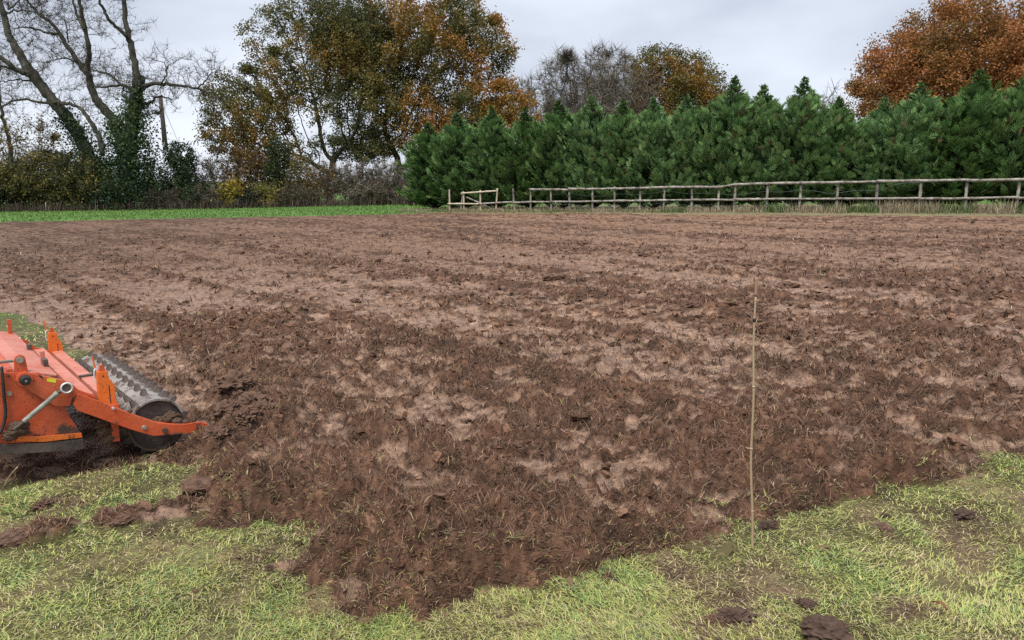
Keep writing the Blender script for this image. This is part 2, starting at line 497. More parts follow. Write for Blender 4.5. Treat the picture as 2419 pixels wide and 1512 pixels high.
rs = [1.95]
while rs[-1] < 135:
    r = rs[-1]
    rs.append(r * (1 + min(0.0100 if r < 48 else 0.03, 0.0034 + 0.00034 * r)))
rs = np.array(rs)
NT = 670
ths = np.radians(np.linspace(-43, 43, NT))
RR, TT = np.meshgrid(rs, ths, indexing='ij')
GX, GY = (RR * np.sin(TT)).ravel(), (RR * np.cos(TT)).ravel()
dth = ths[1] - ths[0]
GSP = np.maximum(RR.ravel() * dth, np.repeat(np.gradient(rs), NT) * 0.38)
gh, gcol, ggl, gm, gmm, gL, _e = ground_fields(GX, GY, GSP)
GZ = terrain(GX, GY) + gh * np.clip(1.3 - RR.ravel() / 160, 0, 1)
gv = np.stack([GX, GY, GZ], 1)
ii = np.arange(len(rs) - 1)[:, None] * NT + np.arange(NT - 1)[None, :]
gf = np.stack([ii, ii + 1, ii + NT + 1, ii + NT], -1).reshape(-1, 4)[:, ::-1]
is_soil = gm[gf].mean(1) > 0.5
def submesh(name, faces):
    idx = np.unique(faces)
    mp = np.zeros(len(gv), np.int32)
    mp[idx] = np.arange(len(idx))
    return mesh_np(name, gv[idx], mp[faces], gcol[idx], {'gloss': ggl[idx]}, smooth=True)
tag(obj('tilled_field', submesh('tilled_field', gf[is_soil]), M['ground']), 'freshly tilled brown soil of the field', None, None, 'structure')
tag(obj('grass_ground', submesh('grass_ground', gf[~is_soil]), M['ground']), 'short turf round the tilled soil', None, None, 'structure')
# the wide land sheet, all round and out to the horizon
rb = np.array([0.5, 3, 10, 30, 60, 100, 128, 134, 200, 320, 550, 900, 1500])
tb = np.radians(np.linspace(0, 360, 97)[:-1])
BR, BT = np.meshgrid(rb, tb, indexing='ij')
bx, by = (BR * np.sin(BT)).ravel(), (BR * np.cos(BT)).ravel()
bz = terrain(bx, by) - np.where(BR.ravel() < 131, 0.4, 0.03)
bi = np.arange(len(rb) - 1)[:, None] * 96
bj = np.arange(96)[None, :]
bf = np.stack([bi + bj, bi + (bj + 1) % 96, bi + 96 + (bj + 1) % 96, bi + 96 + bj], -1).reshape(-1, 4)[:, ::-1]
bc = np.array([.085, .12, .04]) * (0.7 + 0.6 * fbm(bx * .02, by * .02, 120, 3)[:, None])
tag(obj('ground', mesh_np('ground', np.stack([bx, by, bz], 1), bf, bc, {'gloss': np.zeros(len(bx))}, True), M['ground']), 'farmland spreading to the horizon', None, None, 'structure')

# ------------------------------------------------------------------ scattered loose soil, roots, grass blades
def polar_sample(n, r0, r1, half=41):
    r = np.exp(RNG.uniform(math.log(r0), math.log(r1), n))
    t = np.radians(RNG.uniform(-half, half, n))
    return r * np.sin(t), r * np.cos(t), r
def rot_basis(n):
    """random rotations (n,3,3)"""
    q = RNG.normal(size=(n, 4))
    q /= np.linalg.norm(q, axis=1)[:, None]
    w, x, y, z = q.T
    return np.stack([np.stack([1 - 2 * (y * y + z * z), 2 * (x * y - z * w), 2 * (x * z + y * w)], -1),
                     np.stack([2 * (x * y + z * w), 1 - 2 * (x * x + z * z), 2 * (y * z - x * w)], -1),
                     np.stack([2 * (x * z - y * w), 2 * (y * z + x * w), 1 - 2 * (x * x + y * y)], -1)], 1)
def ico(sub):
    p = (1 + 5 ** .5) / 2
    V = [(-1, p, 0), (1, p, 0), (-1, -p, 0), (1, -p, 0), (0, -1, p), (0, 1, p), (0, -1, -p), (0, 1, -p), (p, 0, -1), (p, 0, 1), (-p, 0, -1), (-p, 0, 1)]
    V = [np.array(v, float) / np.linalg.norm(v) for v in V]
    F = [(0, 11, 5), (0, 5, 1), (0, 1, 7), (0, 7, 10), (0, 10, 11), (1, 5, 9), (5, 11, 4), (11, 10, 2), (10, 7, 6), (7, 1, 8),
         (3, 9, 4), (3, 4, 2), (3, 2, 6), (3, 6, 8), (3, 8, 9), (4, 9, 5), (2, 4, 11), (6, 2, 10), (8, 6, 7), (9, 8, 1)]
    for _ in range(sub):
        mid, G = {}, []
        def mp(a, b):
            k = (min(a, b), max(a, b))
            if k not in mid:
                v = V[a] + V[b]
                V.append(v / np.linalg.norm(v))
                mid[k] = len(V) - 1
            return mid[k]
        for a, b, c in F:
            ab, bc_, ca = mp(a, b), mp(b, c), mp(c, a)
            G += [(a, ab, ca), (b, bc_, ab), (c, ca, bc_), (ab, bc_, ca)]
        F = G
    return np.array(V), np.array(F)
ICO = [ico(k) for k in range(4)]

def blades(P, yaw, lean, curve, Lb, W, col, tipcol=None):
    """bent three-triangle blades"""
    n = len(P)
    hx = np.stack([np.cos(yaw), np.sin(yaw), np.zeros(n)], 1)
    sx = np.stack([-np.sin(yaw), np.cos(yaw), np.zeros(n)], 1)
    zz = np.array([0, 0, 1.0])
    l2 = lean + curve
    mid = P + (Lb * .52)[:, None] * (np.sin(lean)[:, None] * hx + np.cos(lean)[:, None] * zz)
    tip = mid + (Lb * .5)[:, None] * (np.sin(l2)[:, None] * hx + np.cos(l2)[:, None] * zz)
    w = (W / 2)[:, None] * sx
    V = np.stack([P - w, P + w, mid - w * .8, mid + w * .8, tip], 1).reshape(-1, 3)
    b = (np.arange(n) * 5)[:, None]
    F = np.concatenate([b + [0, 1, 3], b + [0, 3, 2], b + [2, 3, 4]], 1).reshape(-1, 3)
    tc = col if tipcol is None else tipcol
    Cc = np.stack([col * .75, col * .75, col, col, tc], 1).reshape(-1, 3)
    return V, F, Cc
def join(parts):
    Vs, Fs, Cs, o = [], [], [], 0
    for V, F, C_ in parts:
        Vs.append(V)
        Fs.append(F + o)
        Cs.append(C_)
        o += len(V)
    return np.concatenate(Vs), np.concatenate(Fs), np.concatenate(Cs)

# loose crumbs on the tilled soil
def crumbs(n, r0, r1, size, sub, seed):
    x, y, r = polar_sample(n, r0, r1)
    h, c, g, m, mm, L, e_ = ground_fields(x, y, np.maximum(r * dth, r * .0025))
    keep = ((mm > 0.6) & (RNG.random(n) < 0.10 + 0.9 * L)) | ((e_ > -.45) & (e_ < 0) & (r < 7) & (RNG.random(n) < .55 * np.exp(e_ / .15)))
    x, y, r, h, L = x[keep], y[keep], r[keep], h[keep], L[keep]
    n = len(x)
    V0, F0 = ICO[sub] if sub >= 0 else (np.array([(1, 0, 0), (-1, 0, 0), (0, 1, 0), (0, -1, 0), (0, 0, 1), (0, 0, -1)], float), np.array([(0, 2, 4), (2, 1, 4), (1, 3, 4), (3, 0, 4), (2, 0, 5), (1, 2, 5), (3, 1, 5), (0, 3, 5)]))
    s = size * np.clip(np.exp(RNG.normal(0, .45, n)), .4, 2.1) * np.clip(r / 4.5, .8, 2.2) ** .5
    Rm = rot_basis(n)
    jit = 1 + RNG.normal(0, .24, (n, len(V0), 1))
    sc3 = np.stack([s * RNG.uniform(.9, 2.1, n), s, s * RNG.uniform(.35, .9, n)], 1)
    V = np.einsum('nij,nvj->nvi', Rm, V0[None] * jit * sc3[:, None, :])
    V[..., 2] *= .7
    V += np.stack([x, y, terrain(x, y) + h + s * .15], 1)[:, None, :]
    F = (F0[None] + (np.arange(n) * len(V0))[:, None, None]).reshape(-1, 3)
    t = RNG.random((n, 1)) ** 1.3
    far = sstep(6, 26, r)[:, None]
    cc = (np.array([.040, .0225, .0145]) * (1 - t) + np.array([.190, .108, .070]) * t) * .6 + c[keep] * (.3 + .35 * RNG.random((n, 1)))
    C_ = np.repeat(cc, len(V0), 0)
    return V.reshape(-1, 3), F, C_
V_, F_, C_ = join([crumbs(17000, 1.9, 15, .0068, 0, 1), crumbs(1300, 1.9, 9, .016, 1, 2), crumbs(19000, 7, 36, .015, -1, 3)])
tag(obj('soil_crumbs', mesh_np('soil_crumbs', V_, F_, C_), M['clod']), 'loose dark crumbs of soil strewn over the tilled field', 'soil', None, 'stuff')

# torn roots and straw in the tilth
xa, ya, ra_ = polar_sample(130000, 2.0, 8)
xb, yb, rb_ = polar_sample(52000, 8, 26)
x, y, r = np.concatenate([xa, xb]), np.concatenate([ya, yb]), np.concatenate([ra_, rb_])
h, c, g, m, mm, L, e_ = ground_fields(x, y, np.maximum(r * dth, r * .0025))
k = (mm > .6) & (RNG.random(len(x)) < .25 + .75 * L)
x, y, r, h, c = x[k], y[k], r[k], h[k], c[k]
n = len(x)
t = RNG.random((n, 1))
pal = np.array([[.050, .029, .019], [.14, .082, .053], [.24, .15, .095], [.42, .31, .19], [.23, .23, .07]])
ci = RNG.choice(5, n, p=[.45, .36, .155, .022, .013])
V_, F_, C_ = blades(np.stack([x, y, terrain(x, y) + h + .002], 1), RNG.uniform(0, 6.28, n), RNG.uniform(.55, 1.45, n), RNG.uniform(-.2, 1.3, n),
                    RNG.uniform(.02, .085, n) * np.clip(r / 4, .8, 2.5) ** .5, RNG.uniform(.0020, .0052, n) * np.clip(r / 4, .8, 4), (pal[ci] * .85 + c * .28) * RNG.uniform(.7, 1.25, (n, 1)))
tag(obj('torn_roots', mesh_np('torn_roots', V_, F_, C_), M['clod']), 'shredded roots and straw mixed through the tilled soil', 'roots', None, 'stuff')

# mown turf in the foreground and the strip beside the machine
def turf(n, r0, r1):
    x, y, r = polar_sample(n, r0, r1, 39)
    h, c, g, m, mm, L, e_ = ground_fields(x, y, np.maximum(r * dth, r * .0025))
    dens = 1.2 - 0.55 * sstep(.54, .72, fbm(x * 3, y * 3, 117, 3)) - .25 * sstep(.5, .7, fbm(x * 11, y * 11, 119, 2))
    k = ((mm < .6) & (RNG.random(n) < dens)) | ((e_ > 0) & (e_ < .22) & (r < 7) & (RNG.random(n) < .12))
    x, y, r, h = x[k], y[k], r[k], h[k]
    n = len(x)
    g1 = fbm(x * 1.5, y * 1.5, 110, 3)
    g3 = fbm(x * 4.5, y * 4.5, 131, 3)
    brn = sstep(.60, .80, fbm(x * 2.8, y * 2.8, 171, 4))
    q = RNG.random(n) + (g3 - .5) * 1.3 - .55 * brn
    pal = np.array([[.15, .10, .055], [.49, .41, .245], [.41, .385, .14], [.34, .365, .11], [.26, .32, .09], [.18, .275, .105]])
    ci = np.clip(np.searchsorted([.13, .29, .53, .80, 1.02], q), 0, 5)
    cc = 1.36 * pal[ci] * RNG.uniform(.7, 1.22, (n, 1)) * (0.86 + .3 * g1[:, None])
    flow = 6.28 * fbm(x * 1.1, y * 1.1, 140, 2) * 1.6
    yaw = np.where(RNG.random(n) < .55, flow + RNG.normal(0, .6, n), RNG.uniform(0, 6.28, n))
    straw = (ci == 1)
    Lb = RNG.uniform(.016, .041, n) * (0.6 + 1.0 * g3) * np.where(straw, 1.15, 1)
    lean = np.where(straw, RNG.uniform(1.0, 1.5, n), RNG.uniform(.75, 1.52, n))
    return blades(np.stack([x, y, terrain(x, y) + h - .003], 1), yaw, lean, RNG.uniform(-.1, .8, n), Lb * np.clip(r / 4, 1, 2.4) ** .4,
                  RNG.uniform(.0022, .0042, n) * np.clip(r / 3.2, .85, 3), cc, cc * 1.12)
V_, F_, C_ = join([turf(240000, 2.0, 5.0), turf(34000, 5.2, 12)])
tag(obj('turf_grass', mesh_np('turf_grass', V_, F_, C_), M['grass']), 'short yellow green mown grass in the foreground', 'grass', None, 'stuff')

# bright grass headland beyond the field, and the dry tussocks along the fence
x = RNG.uniform(-52, 2, 32000)
y = RNG.uniform(24, 60, 32000)
m = ground_fields(x, y, np.full(len(x), .2))[3]
k = (m < .3) & (np.abs(np.arctan2(x, y)) < .85)
x, y = x[k], y[k]
n = len(x)
g2 = fbm(x * .6, y * .6, 150, 3)[:, None]
cc = (np.array([.085, .185, .032]) * (1 - g2) + np.array([.165, .255, .06]) * g2) * RNG.uniform(.7, 1.25, (n, 1))
V_, F_, C_ = blades(np.stack([x, y, terrain(x, y)], 1), RNG.uniform(0, 6.28, n), RNG.uniform(0, .7, n), RNG.uniform(0, .8, n),
                    RNG.uniform(.06, .17, n), RNG.uniform(.03, .06, n), cc, cc * 1.15)
tag(obj('headland_grass', mesh_np('headland_grass', V_, F_, C_), M['grass']), 'bright green grass strip beyond the tilled soil below the hedgerow', 'grass', None, 'stuff')
fdx, fdy = FENCE_B[0] - FENCE_A[0], FENCE_B[1] - FENCE_A[1]
fl = math.hypot(fdx, fdy)
fdx, fdy = fdx / fl, fdy / fl
fnx, fny = fdy, -fdx                       # towards the camera
if fny > 0:
    fnx, fny = -fnx, -fny
n = 32000
s = RNG.uniform(-3, 38, n)
o = RNG.normal(.15, .75, n)
o = np.clip(o, -2.2, 1.75)
x, y = FENCE_A[0] + fdx * s + fnx * o, FENCE_A[1] + fdy * s + fny * o
cl = fbm(s * 1.4, o * 1.4, 160, 3)
m = ground_fields(x, y, np.full(n, .2))[3]
k = (RNG.random(n) < .25 + 1.2 * (cl - .25)) & (m < .4)
x, y, s, o, cl = x[k], y[k], s[k], o[k], cl[k]
n = len(x)
tall = sstep(8, 26, s) * .22 + .15
tt = RNG.random((n, 1))
gr = (vnoise(s * .9, o * 1.1, 165)[:, None] > .62)
cc = np.where(gr, np.array([.10, .15, .045]), np.array([.38, .32, .21]) * (1 - tt) + np.array([.26, .20, .13]) * tt) * RNG.uniform(.7, 1.2, (n, 1))
V_, F_, C_ = blades(np.stack([x, y, terrain(x, y)], 1), RNG.uniform(0, 6.28, n), RNG.uniform(0, .5, n), RNG.uniform(0, .9, n),
                    RNG.uniform(.35, 1.5, n) * tall * (.6 + .9 * cl), RNG.uniform(.012, .028, n), cc, cc * 1.1)
tag(obj('dry_verge_grass', mesh_np('dry_verge_grass', V_, F_, C_), M['grass']), 'tall dry straw coloured grass along the foot of the fence', 'grass', None, 'stuff')
# dry stalks and bramble litter at the foot of the hedgerow
n = 9000
px = RNG.uniform(-150, 1040, n)
Yd = RNG.normal(57.6, .7, n)
x = (px - PW / 2) / FPX * Yd / math.cos(PITCH)
tt = RNG.random((n, 1))
cc = (np.array([.17, .12, .10]) * (1 - tt) + np.array([.07, .06, .035]) * tt) * RNG.uniform(.6, 1.2, (n, 1))
V_, F_, C_ = blades(np.stack([x, Yd, terrain(x, Yd)], 1), RNG.uniform(0, 6.28, n), RNG.uniform(0, .6, n), RNG.uniform(0, 1.2, n),
                    RNG.uniform(.2, 1.1, n), RNG.uniform(.015, .04, n), cc)
tag(obj('hedge_foot_stalks', mesh_np('hedge_foot_stalks', V_, F_, C_), M['grass']), 'dead stalks and dry weeds along the foot of the hedgerow', 'dry weeds', None, 'stuff')

def surf_z(x, y):
    X, Y = np.array([x], float), np.array([y], float)
    return float(terrain(X, Y)[0] + ground_fields(X, Y, np.array([.05]))[0][0])

# ------------------------------------------------------------------ tree skeletons
def tube_np(P, Rd, k=7, cap=True):
    """smooth tube along the points P with radii Rd"""
    P = np.asarray(P, float)
    n = len(P)
    T = np.gradient(P, axis=0)
    T /= np.linalg.norm(T, axis=1)[:, None] + 1e-9
    ref = np.array([0.31, 0.95, 0.05]) if abs(T[0][1]) < .9 else np.array([1.0, 0, 0])
    A = np.cross(T, ref)
    A /= np.linalg.norm(A, axis=1)[:, None] + 1e-9
    B = np.cross(T, A)
    th = np.arange(k) / k * 2 * math.pi
    V = P[:, None] + np.asarray(Rd)[:, None, None] * (A[:, None] * np.cos(th)[None, :, None] + B[:, None] * np.sin(th)[None, :, None])
    V = V.reshape(-1, 3)
    i = (np.arange(n - 1) * k)[:, None]
    j = np.arange(k)[None]
    F = np.stack([i + j, i + (j + 1) % k, i + k + (j + 1) % k, i + k + j], -1).reshape(-1, 4)
    F = np.concatenate([F[:, [0, 1, 2]], F[:, [0, 2, 3]]])
    if cap:
        V = np.concatenate([V, P[[0, -1]]])
        b = n * k
        c0 = np.stack([np.full(k, b), (np.arange(k) + 1) % k, np.arange(k)], 1)
        c1 = np.stack([np.full(k, b + 1), (n - 1) * k + np.arange(k), (n - 1) * k + (np.arange(k) + 1) % k], 1)
        F = np.concatenate([F, c0, c1])
    return V, F
def spline(P, n):
    """Catmull-Rom through the points"""
    P = np.asarray(P, float)
    Q = np.concatenate([[2 * P[0] - P[1]], P, [2 * P[-1] - P[-2]]])
    out = []
    for i in range(1, len(Q) - 2):
        t = np.linspace(0, 1, n, endpoint=False)[:, None]
        a, b, c, d = Q[i - 1], Q[i], Q[i + 1], Q[i + 2]
        out.append(.5 * (2 * b + (c - a) * t + (2 * a - 5 * b + 4 * c - d) * t ** 2 + (3 * b - a - 3 * c + d) * t ** 3))
    out.append(P[-1:])
    return np.concatenate(out)
def prisms(A, B, ra, rb, k):
    """one k-sided tapered prism per edge A->B"""
    n = len(A)
    T = B - A
    Ln = np.linalg.norm(T, axis=1)[:, None] + 1e-9
    T = T / Ln
    A = A - T * np.minimum(ra, rb)[:, None] * .4
    ref = np.where((np.abs(T[:, 2]) > .9)[:, None], np.array([1.0, 0, 0]), np.array([0, 0, 1.0]))
    S = np.cross(T, ref)
    S /= np.linalg.norm(S, axis=1)[:, None]
    U = np.cross(T, S)
    th = np.arange(k) / k * 2 * math.pi
    ring = S[:, None] * np.cos(th)[None, :, None] + U[:, None] * np.sin(th)[None, :, None]
    V = np.concatenate([A[:, None] + ring * ra[:, None, None], B[:, None] + ring * rb[:, None, None]], 1).reshape(-1, 3)
    b = (np.arange(n) * 2 * k)[:, None]
    j = np.arange(k)[None]
    F = np.stack([b + j, b + (j + 1) % k, b + k + (j + 1) % k, b + k + j], -1).reshape(-1, 4)
    return V, np.concatenate([F[:, [0, 1, 2]], F[:, [0, 2, 3]]])
def grow(nodes, par, att, step, infl, kill, iters=90, bias=(0, 0, 0), jit=.12):
    """space colonisation: the skeleton reaches out to the attraction points"""
    nodes = [np.asarray(p, float) for p in nodes]
    par = list(par)
    att = np.asarray(att)
    bias = np.asarray(bias)
    for it in range(iters):
        if not len(att):
            break
        kd = kdtree.KDTree(len(nodes))
        for i, p in enumerate(nodes):
            kd.insert(p, i)
        kd.balance()
        pull, keep = {}, np.ones(len(att), bool)
        for ai, a in enumerate(att):
            co, i, d = kd.find(a)
            if d < kill:
                keep[ai] = False
            elif d < infl:
                q = pull.setdefault(i, np.zeros(3))
                q += (a - nodes[i]) / d
        att = att[keep]
        if not pull:
            infl *= 1.5
            if infl > 40:
                break
            continue
        for i, q in pull.items():
            q = q / (np.linalg.norm(q) + 1e-9) + bias + RNG.normal(0, jit, 3)
            nodes.append(nodes[i] + q / np.linalg.norm(q) * step)
            par.append(i)
    return np.array(nodes), np.array(par)
def radii(par, tip, ex=2.12, rmax=None):
    n = len(par)
    acc = np.zeros(n)
    nch = np.bincount(par[par >= 0], minlength=n)
    for i in range(n - 1, -1, -1):
        if nch[i] == 0:
            acc[i] = tip ** ex
        if par[i] >= 0:
            acc[par[i]] += acc[i]
    r = acc ** (1 / ex)
    return (np.minimum(r, rmax) if rmax else r), nch
def leaf_faces(P, Lf, W, col, droop=0.0):
    """kite-shaped leaves turned every way"""
    n = len(P)
    D = RNG.normal(size=(n, 3))
    D[:, 2] -= droop
    D /= np.linalg.norm(D, axis=1)[:, None]
    S = np.cross(D, RNG.normal(size=(n, 3)))
    S /= np.linalg.norm(S, axis=1)[:, None]
    Lf, W = Lf[:, None], W[:, None]
    V = np.stack([P, P + D * Lf * .55 + S * W * .5, P + D * Lf, P + D * Lf * .55 - S * W * .5], 1).reshape(-1, 3)
    b = (np.arange(n) * 4)[:, None]
    F = np.concatenate([b + [0, 1, 2], b + [0, 2, 3]], 1).reshape(-1, 3)
    return V, F, np.repeat(col, 4, 0)
def twigs(P, n_each, length, w, up=.3, spread=1.0):
    """thin three-sided twigs leaving the points P"""
    Q = np.repeat(P, n_each, 0)
    n = len(Q)
    D = RNG.normal(size=(n, 3)) * spread
    D[:, 2] += up
    D /= np.linalg.norm(D, axis=1)[:, None]
    Ln = length * RNG.uniform(.4, 1.2, n)
    S = np.cross(D, RNG.normal(size=(n, 3)))
    S /= np.linalg.norm(S, axis=1)[:, None] + 1e-9
    mid = Q + D * (Ln * .5)[:, None]
    D2 = D + RNG.normal(0, .35, (n, 3)) + [0, 0, .2 * up]
    D2 /= np.linalg.norm(D2, axis=1)[:, None]
    V = np.stack([Q - S * w, Q + S * w, mid - S * w * .8, mid + S * w * .8, mid + D2 * (Ln * .5)[:, None]], 1).reshape(-1, 3)
    b = (np.arange(n) * 5)[:, None]
    return V, np.concatenate([b + [0, 1, 3], b + [0, 3, 2], b + [2, 3, 4]], 1).reshape(-1, 3)
def ellipsoids(spec, n):
    """n points in a union of (x,y,z,rx,ry,rz[,weight]) ellipsoids, denser towards their skins"""
    w = np.array([(s[6] if len(s) > 6 else 1) * (s[3] * s[4] * s[5]) ** .8 for s in spec])
    ch = RNG.choice(len(spec), n, p=w / w.sum())
    S = np.array([s[:6] for s in spec])[ch]
    D = RNG.normal(size=(n, 3))
    D /= np.linalg.norm(D, axis=1)[:, None]
    return S[:, :3] + D * (RNG.random((n, 1)) ** .45) * S[:, 3:6]
def palette(P, pal, scale=.35, seed=0, jitter=.22, weights=None, zgrad=0.0):
    """leaf colours drifting clump by clump through a palette"""
    pal = np.asarray(pal, float)
    q = fbm(P[:, 0] * scale + P[:, 2] * scale * .7, P[:, 1] * scale + P[:, 2] * scale, seed, 3)
    q = (q - .5) * 1.9 + .5 + RNG.normal(0, .16, len(P)) + zgrad * (P[:, 2] - P[:, 2].mean()) / (np.ptp(P[:, 2]) + 1e-6)
    q = np.clip(q, 0, .999) * (len(pal) - 1)
    i = np.floor(q).astype(int)
    f = (q - i)[:, None]
    return 1.3 * (pal[i] * (1 - f) + pal[i + 1] * f) * RNG.uniform(1 - jitter, 1 + jitter, (len(P), 1))

def woody(root, base, nodes, par, rad, thick, mat, mat2=None, names=('trunk', 'branches'), k2=3):
    b = np.asarray(base)
    e = np.nonzero(par >= 0)[0]
    A, B = nodes[par[e]] - b, nodes[e] - b
    ra, rb = rad[par[e]], rad[e]
    ra = np.minimum(ra, rb * 1.35)
    big = rb >= thick
    if big.any():
        V, F = prisms(A[big], B[big], ra[big], rb[big], 8)
        obj(names[0], mesh_np(names[0], V, F, smooth=True), mat, root)
    V, F = prisms(A[~big], B[~big], ra[~big], rb[~big], k2)
    return V, F
def tree(name, label, group, base, spec, n_att, step, leaf, pal, trunk_to, leaves_per=16, sig=.38, lsize=(.16, .24), tip=.018, thick=.13, seed=1,
         bark='bark', twig_n=0, twig_len=.8, twig_w=.012, lean=(0, 0), zgrad=0.0, infl=None, cat='tree', keepf=1.0, pscale=.35):
    base = np.asarray(base, float)
    root = thing(name, label, cat, base, group)
    H = trunk_to
    n0 = max(3, int(H / step))
    nodes = [base + np.array([lean[0] * t + .12 * math.sin(t * 5 + seed), lean[1] * t, H * t]) for t in np.linspace(-.02, 1, n0)]
    par = [-1] + list(range(n0 - 1))
    att = ellipsoids([(base[0] + s[0], base[1] + s[1], base[2] + s[2], *s[3:]) for s in spec], n_att)
    nodes, par = grow(nodes, par, att, step, infl or step * 7, step * 1.15)
    rad, nch = radii(par, tip)
    V, F = woody(root, base, nodes, par, rad, thick, M[bark])
    tag(obj('branches', mesh_np('branches', V, F), M[bark], root), kind='stuff')
    thin = nodes[(rad < tip * 3.0)] - base
    if twig_n:
        V, F = twigs(thin, twig_n, twig_len, twig_w, .5)
        tag(obj('twigs', mesh_np('twigs', V, F), M[bark], root), kind='stuff')
    if leaf:
        if keepf < 1:
            q = fbm(thin[:, 0] * .45 + seed, thin[:, 2] * .45 + thin[:, 1] * .3, seed + 3, 3)
            thin = thin[q + RNG.normal(0, .06, len(q)) > np.quantile(q, 1 - keepf)]
        P = np.repeat(thin, leaves_per, 0)
        P = P + RNG.normal(0, sig, P.shape) * [1, 1, .75]
        cc = palette(P, pal, pscale, seed, zgrad=zgrad)
        V, F, C_ = leaf_faces(P, RNG.uniform(lsize[0], lsize[1], len(P)), RNG.uniform(lsize[0], lsize[1], len(P)) * .62, cc, .3)
        tag(obj('crown', mesh_np('crown', V, F, C_), M[leaf], root), kind='stuff')
    return root

G_OAK = [(.05, .062, .02), (.10, .088, .026), (.165, .108, .028), (.25, .14, .028), (.25, .108, .026)]
G_OLIVE = [(.05, .06, .022), (.085, .085, .027), (.14, .112, .032), (.21, .12, .026)]
# big hedgerow oaks, far side of the field
b = foot(782, 64.0)
tree('oak_tree', 'tall loose crowned oak with olive brown leaves and sky showing between its branches', 'oaks beyond the hedges', b,
     [(-2.5, 0, 12.2, 4.2, 3.6, 4.6), (1.8, .5, 13.4, 4.0, 3.6, 4.8), (-6.2, 0, 8.0, 4.2, 3.4, 3.0, 1.1), (3.2, 0, 8.5, 3.8, 3.2, 3.2), (-8.2, 0, 5.6, 2.6, 2.6, 1.8, 1.2), (0, 0, 9, 3, 3, 3), (-4.8, 0, 4.4, 4.6, 3, 1.7, .8), (2.5, 0, 4.9, 3.4, 3, 1.7, .8)],
     3000, .48, 'leaf', G_OLIVE, 2.6, 56, .27, (.13, .24), .013, .12, 3, pscale=.3, keepf=.78)
b = foot(925, 66.0)
tree('oak_tree', 'largest oak of the row with dark limbs and rusty orange leaves behind the hedge end', 'oaks beyond the hedges', b,
     [(-.5, 0, 12.6, 4.6, 4.2, 4.6), (4.2, 0, 13.8, 4.6, 4.2, 4.4), (7.4, 0, 12.6, 3.4, 3.2, 2.8), (7.8, 0, 7.6, 4.6, 3.8, 3.2, 1.3), (2.6, 0, 8.2, 4.4, 3.6, 3.2), (10.6, 0, 7.4, 2.6, 2.6, 2.2), (4.2, -1.5, 5.4, 3.6, 3.0, 1.7, .8), (-2, 0, 5.2, 3, 3, 1.8, .8)],
     3600, .50, 'leaf', G_OAK, 2.8, 58, .29, (.13, .25), .014, .13, 8, lean=(.8, 0), zgrad=.12, keepf=.86)
b = foot(1590, 70.0)
tree('oak_tree', 'round topped golden brown oak beside the bare grey trees', 'oaks beyond the hedges', b,
     [(.2, 0, 9.6, 3.6, 3.2, 3.1), (-1.8, 0, 11.0, 2.8, 2.6, 2.0), (2.6, 0, 7.8, 2.8, 2.8, 2.8), (-1.8, 0, 7.8, 3.6, 3.0, 2.8)],
     1600, .48, 'leaf', [(.06, .065, .018), (.11, .09, .022), (.19, .115, .022), (.20, .10, .02)], 2.8, 52, .29, (.14, .25), .015, .13, 12, keepf=.95)
b = foot(2260, 50.0)
tree('oak_tree', 'broad domed oak with dense copper red leaves above the conifer hedge', 'oaks beyond the hedges', b,
     [(-.4, 0, 9.3, 4.8, 4.6, 3.3), (-3.6, 0, 7.7, 3.6, 4.0, 2.8), (4.0, 0, 8.5, 4.4, 4.4, 3.1), (-5.5, 0, 6.0, 2.2, 2.6, 1.9), (1, 0, 7.0, 6.2, 4.8, 2.8), (7.6, 0, 7.8, 3.2, 3.6, 2.8)],
     3600, .42, 'leaf', [(.13, .08, .024), (.19, .095, .028), (.245, .10, .031), (.285, .122, .044), (.24, .094, .036)], 2.8, 54, .27, (.12, .22), .012, .11, 21, keepf=.97, pscale=.5)
# bare grey trees between them
for px, Y, w, h, lab, sd in ((1335, 78, 4.8, 14.4, 'leafless grey ash rising behind the hedge next to the largest oak', 31),
                             (1420, 80, 4.4, 14.8, 'leafless ash with upright twigs midway between two oaks', 33),
                             (1462, 68, 4.0, 11.8, 'dense twiggy bare thorn tree touching the golden brown oak', 35),
                             (1690, 72, 2.2, 7.6, 'small bare twiggy tree right below the golden brown oak crown', 37),
                             (1945, 54, 1.1, 7.8, 'thin bare sapling poking up beside the copper red oak', 39)):
    tree('bare_tree', lab, 'bare trees beyond the conifer hedge', foot(px, Y), [(0, 0, h * .68, w, w * .8, h * .32), (0, 0, h * .45, w * 1.05, w * .8, h * .25)],
         620 if w > 2 else 160, .5, None, None, h * .28, tip=.013, thick=.12, seed=sd, bark='twig', twig_n=15 if w > 2 else 9, twig_len=1.4, twig_w=.019)

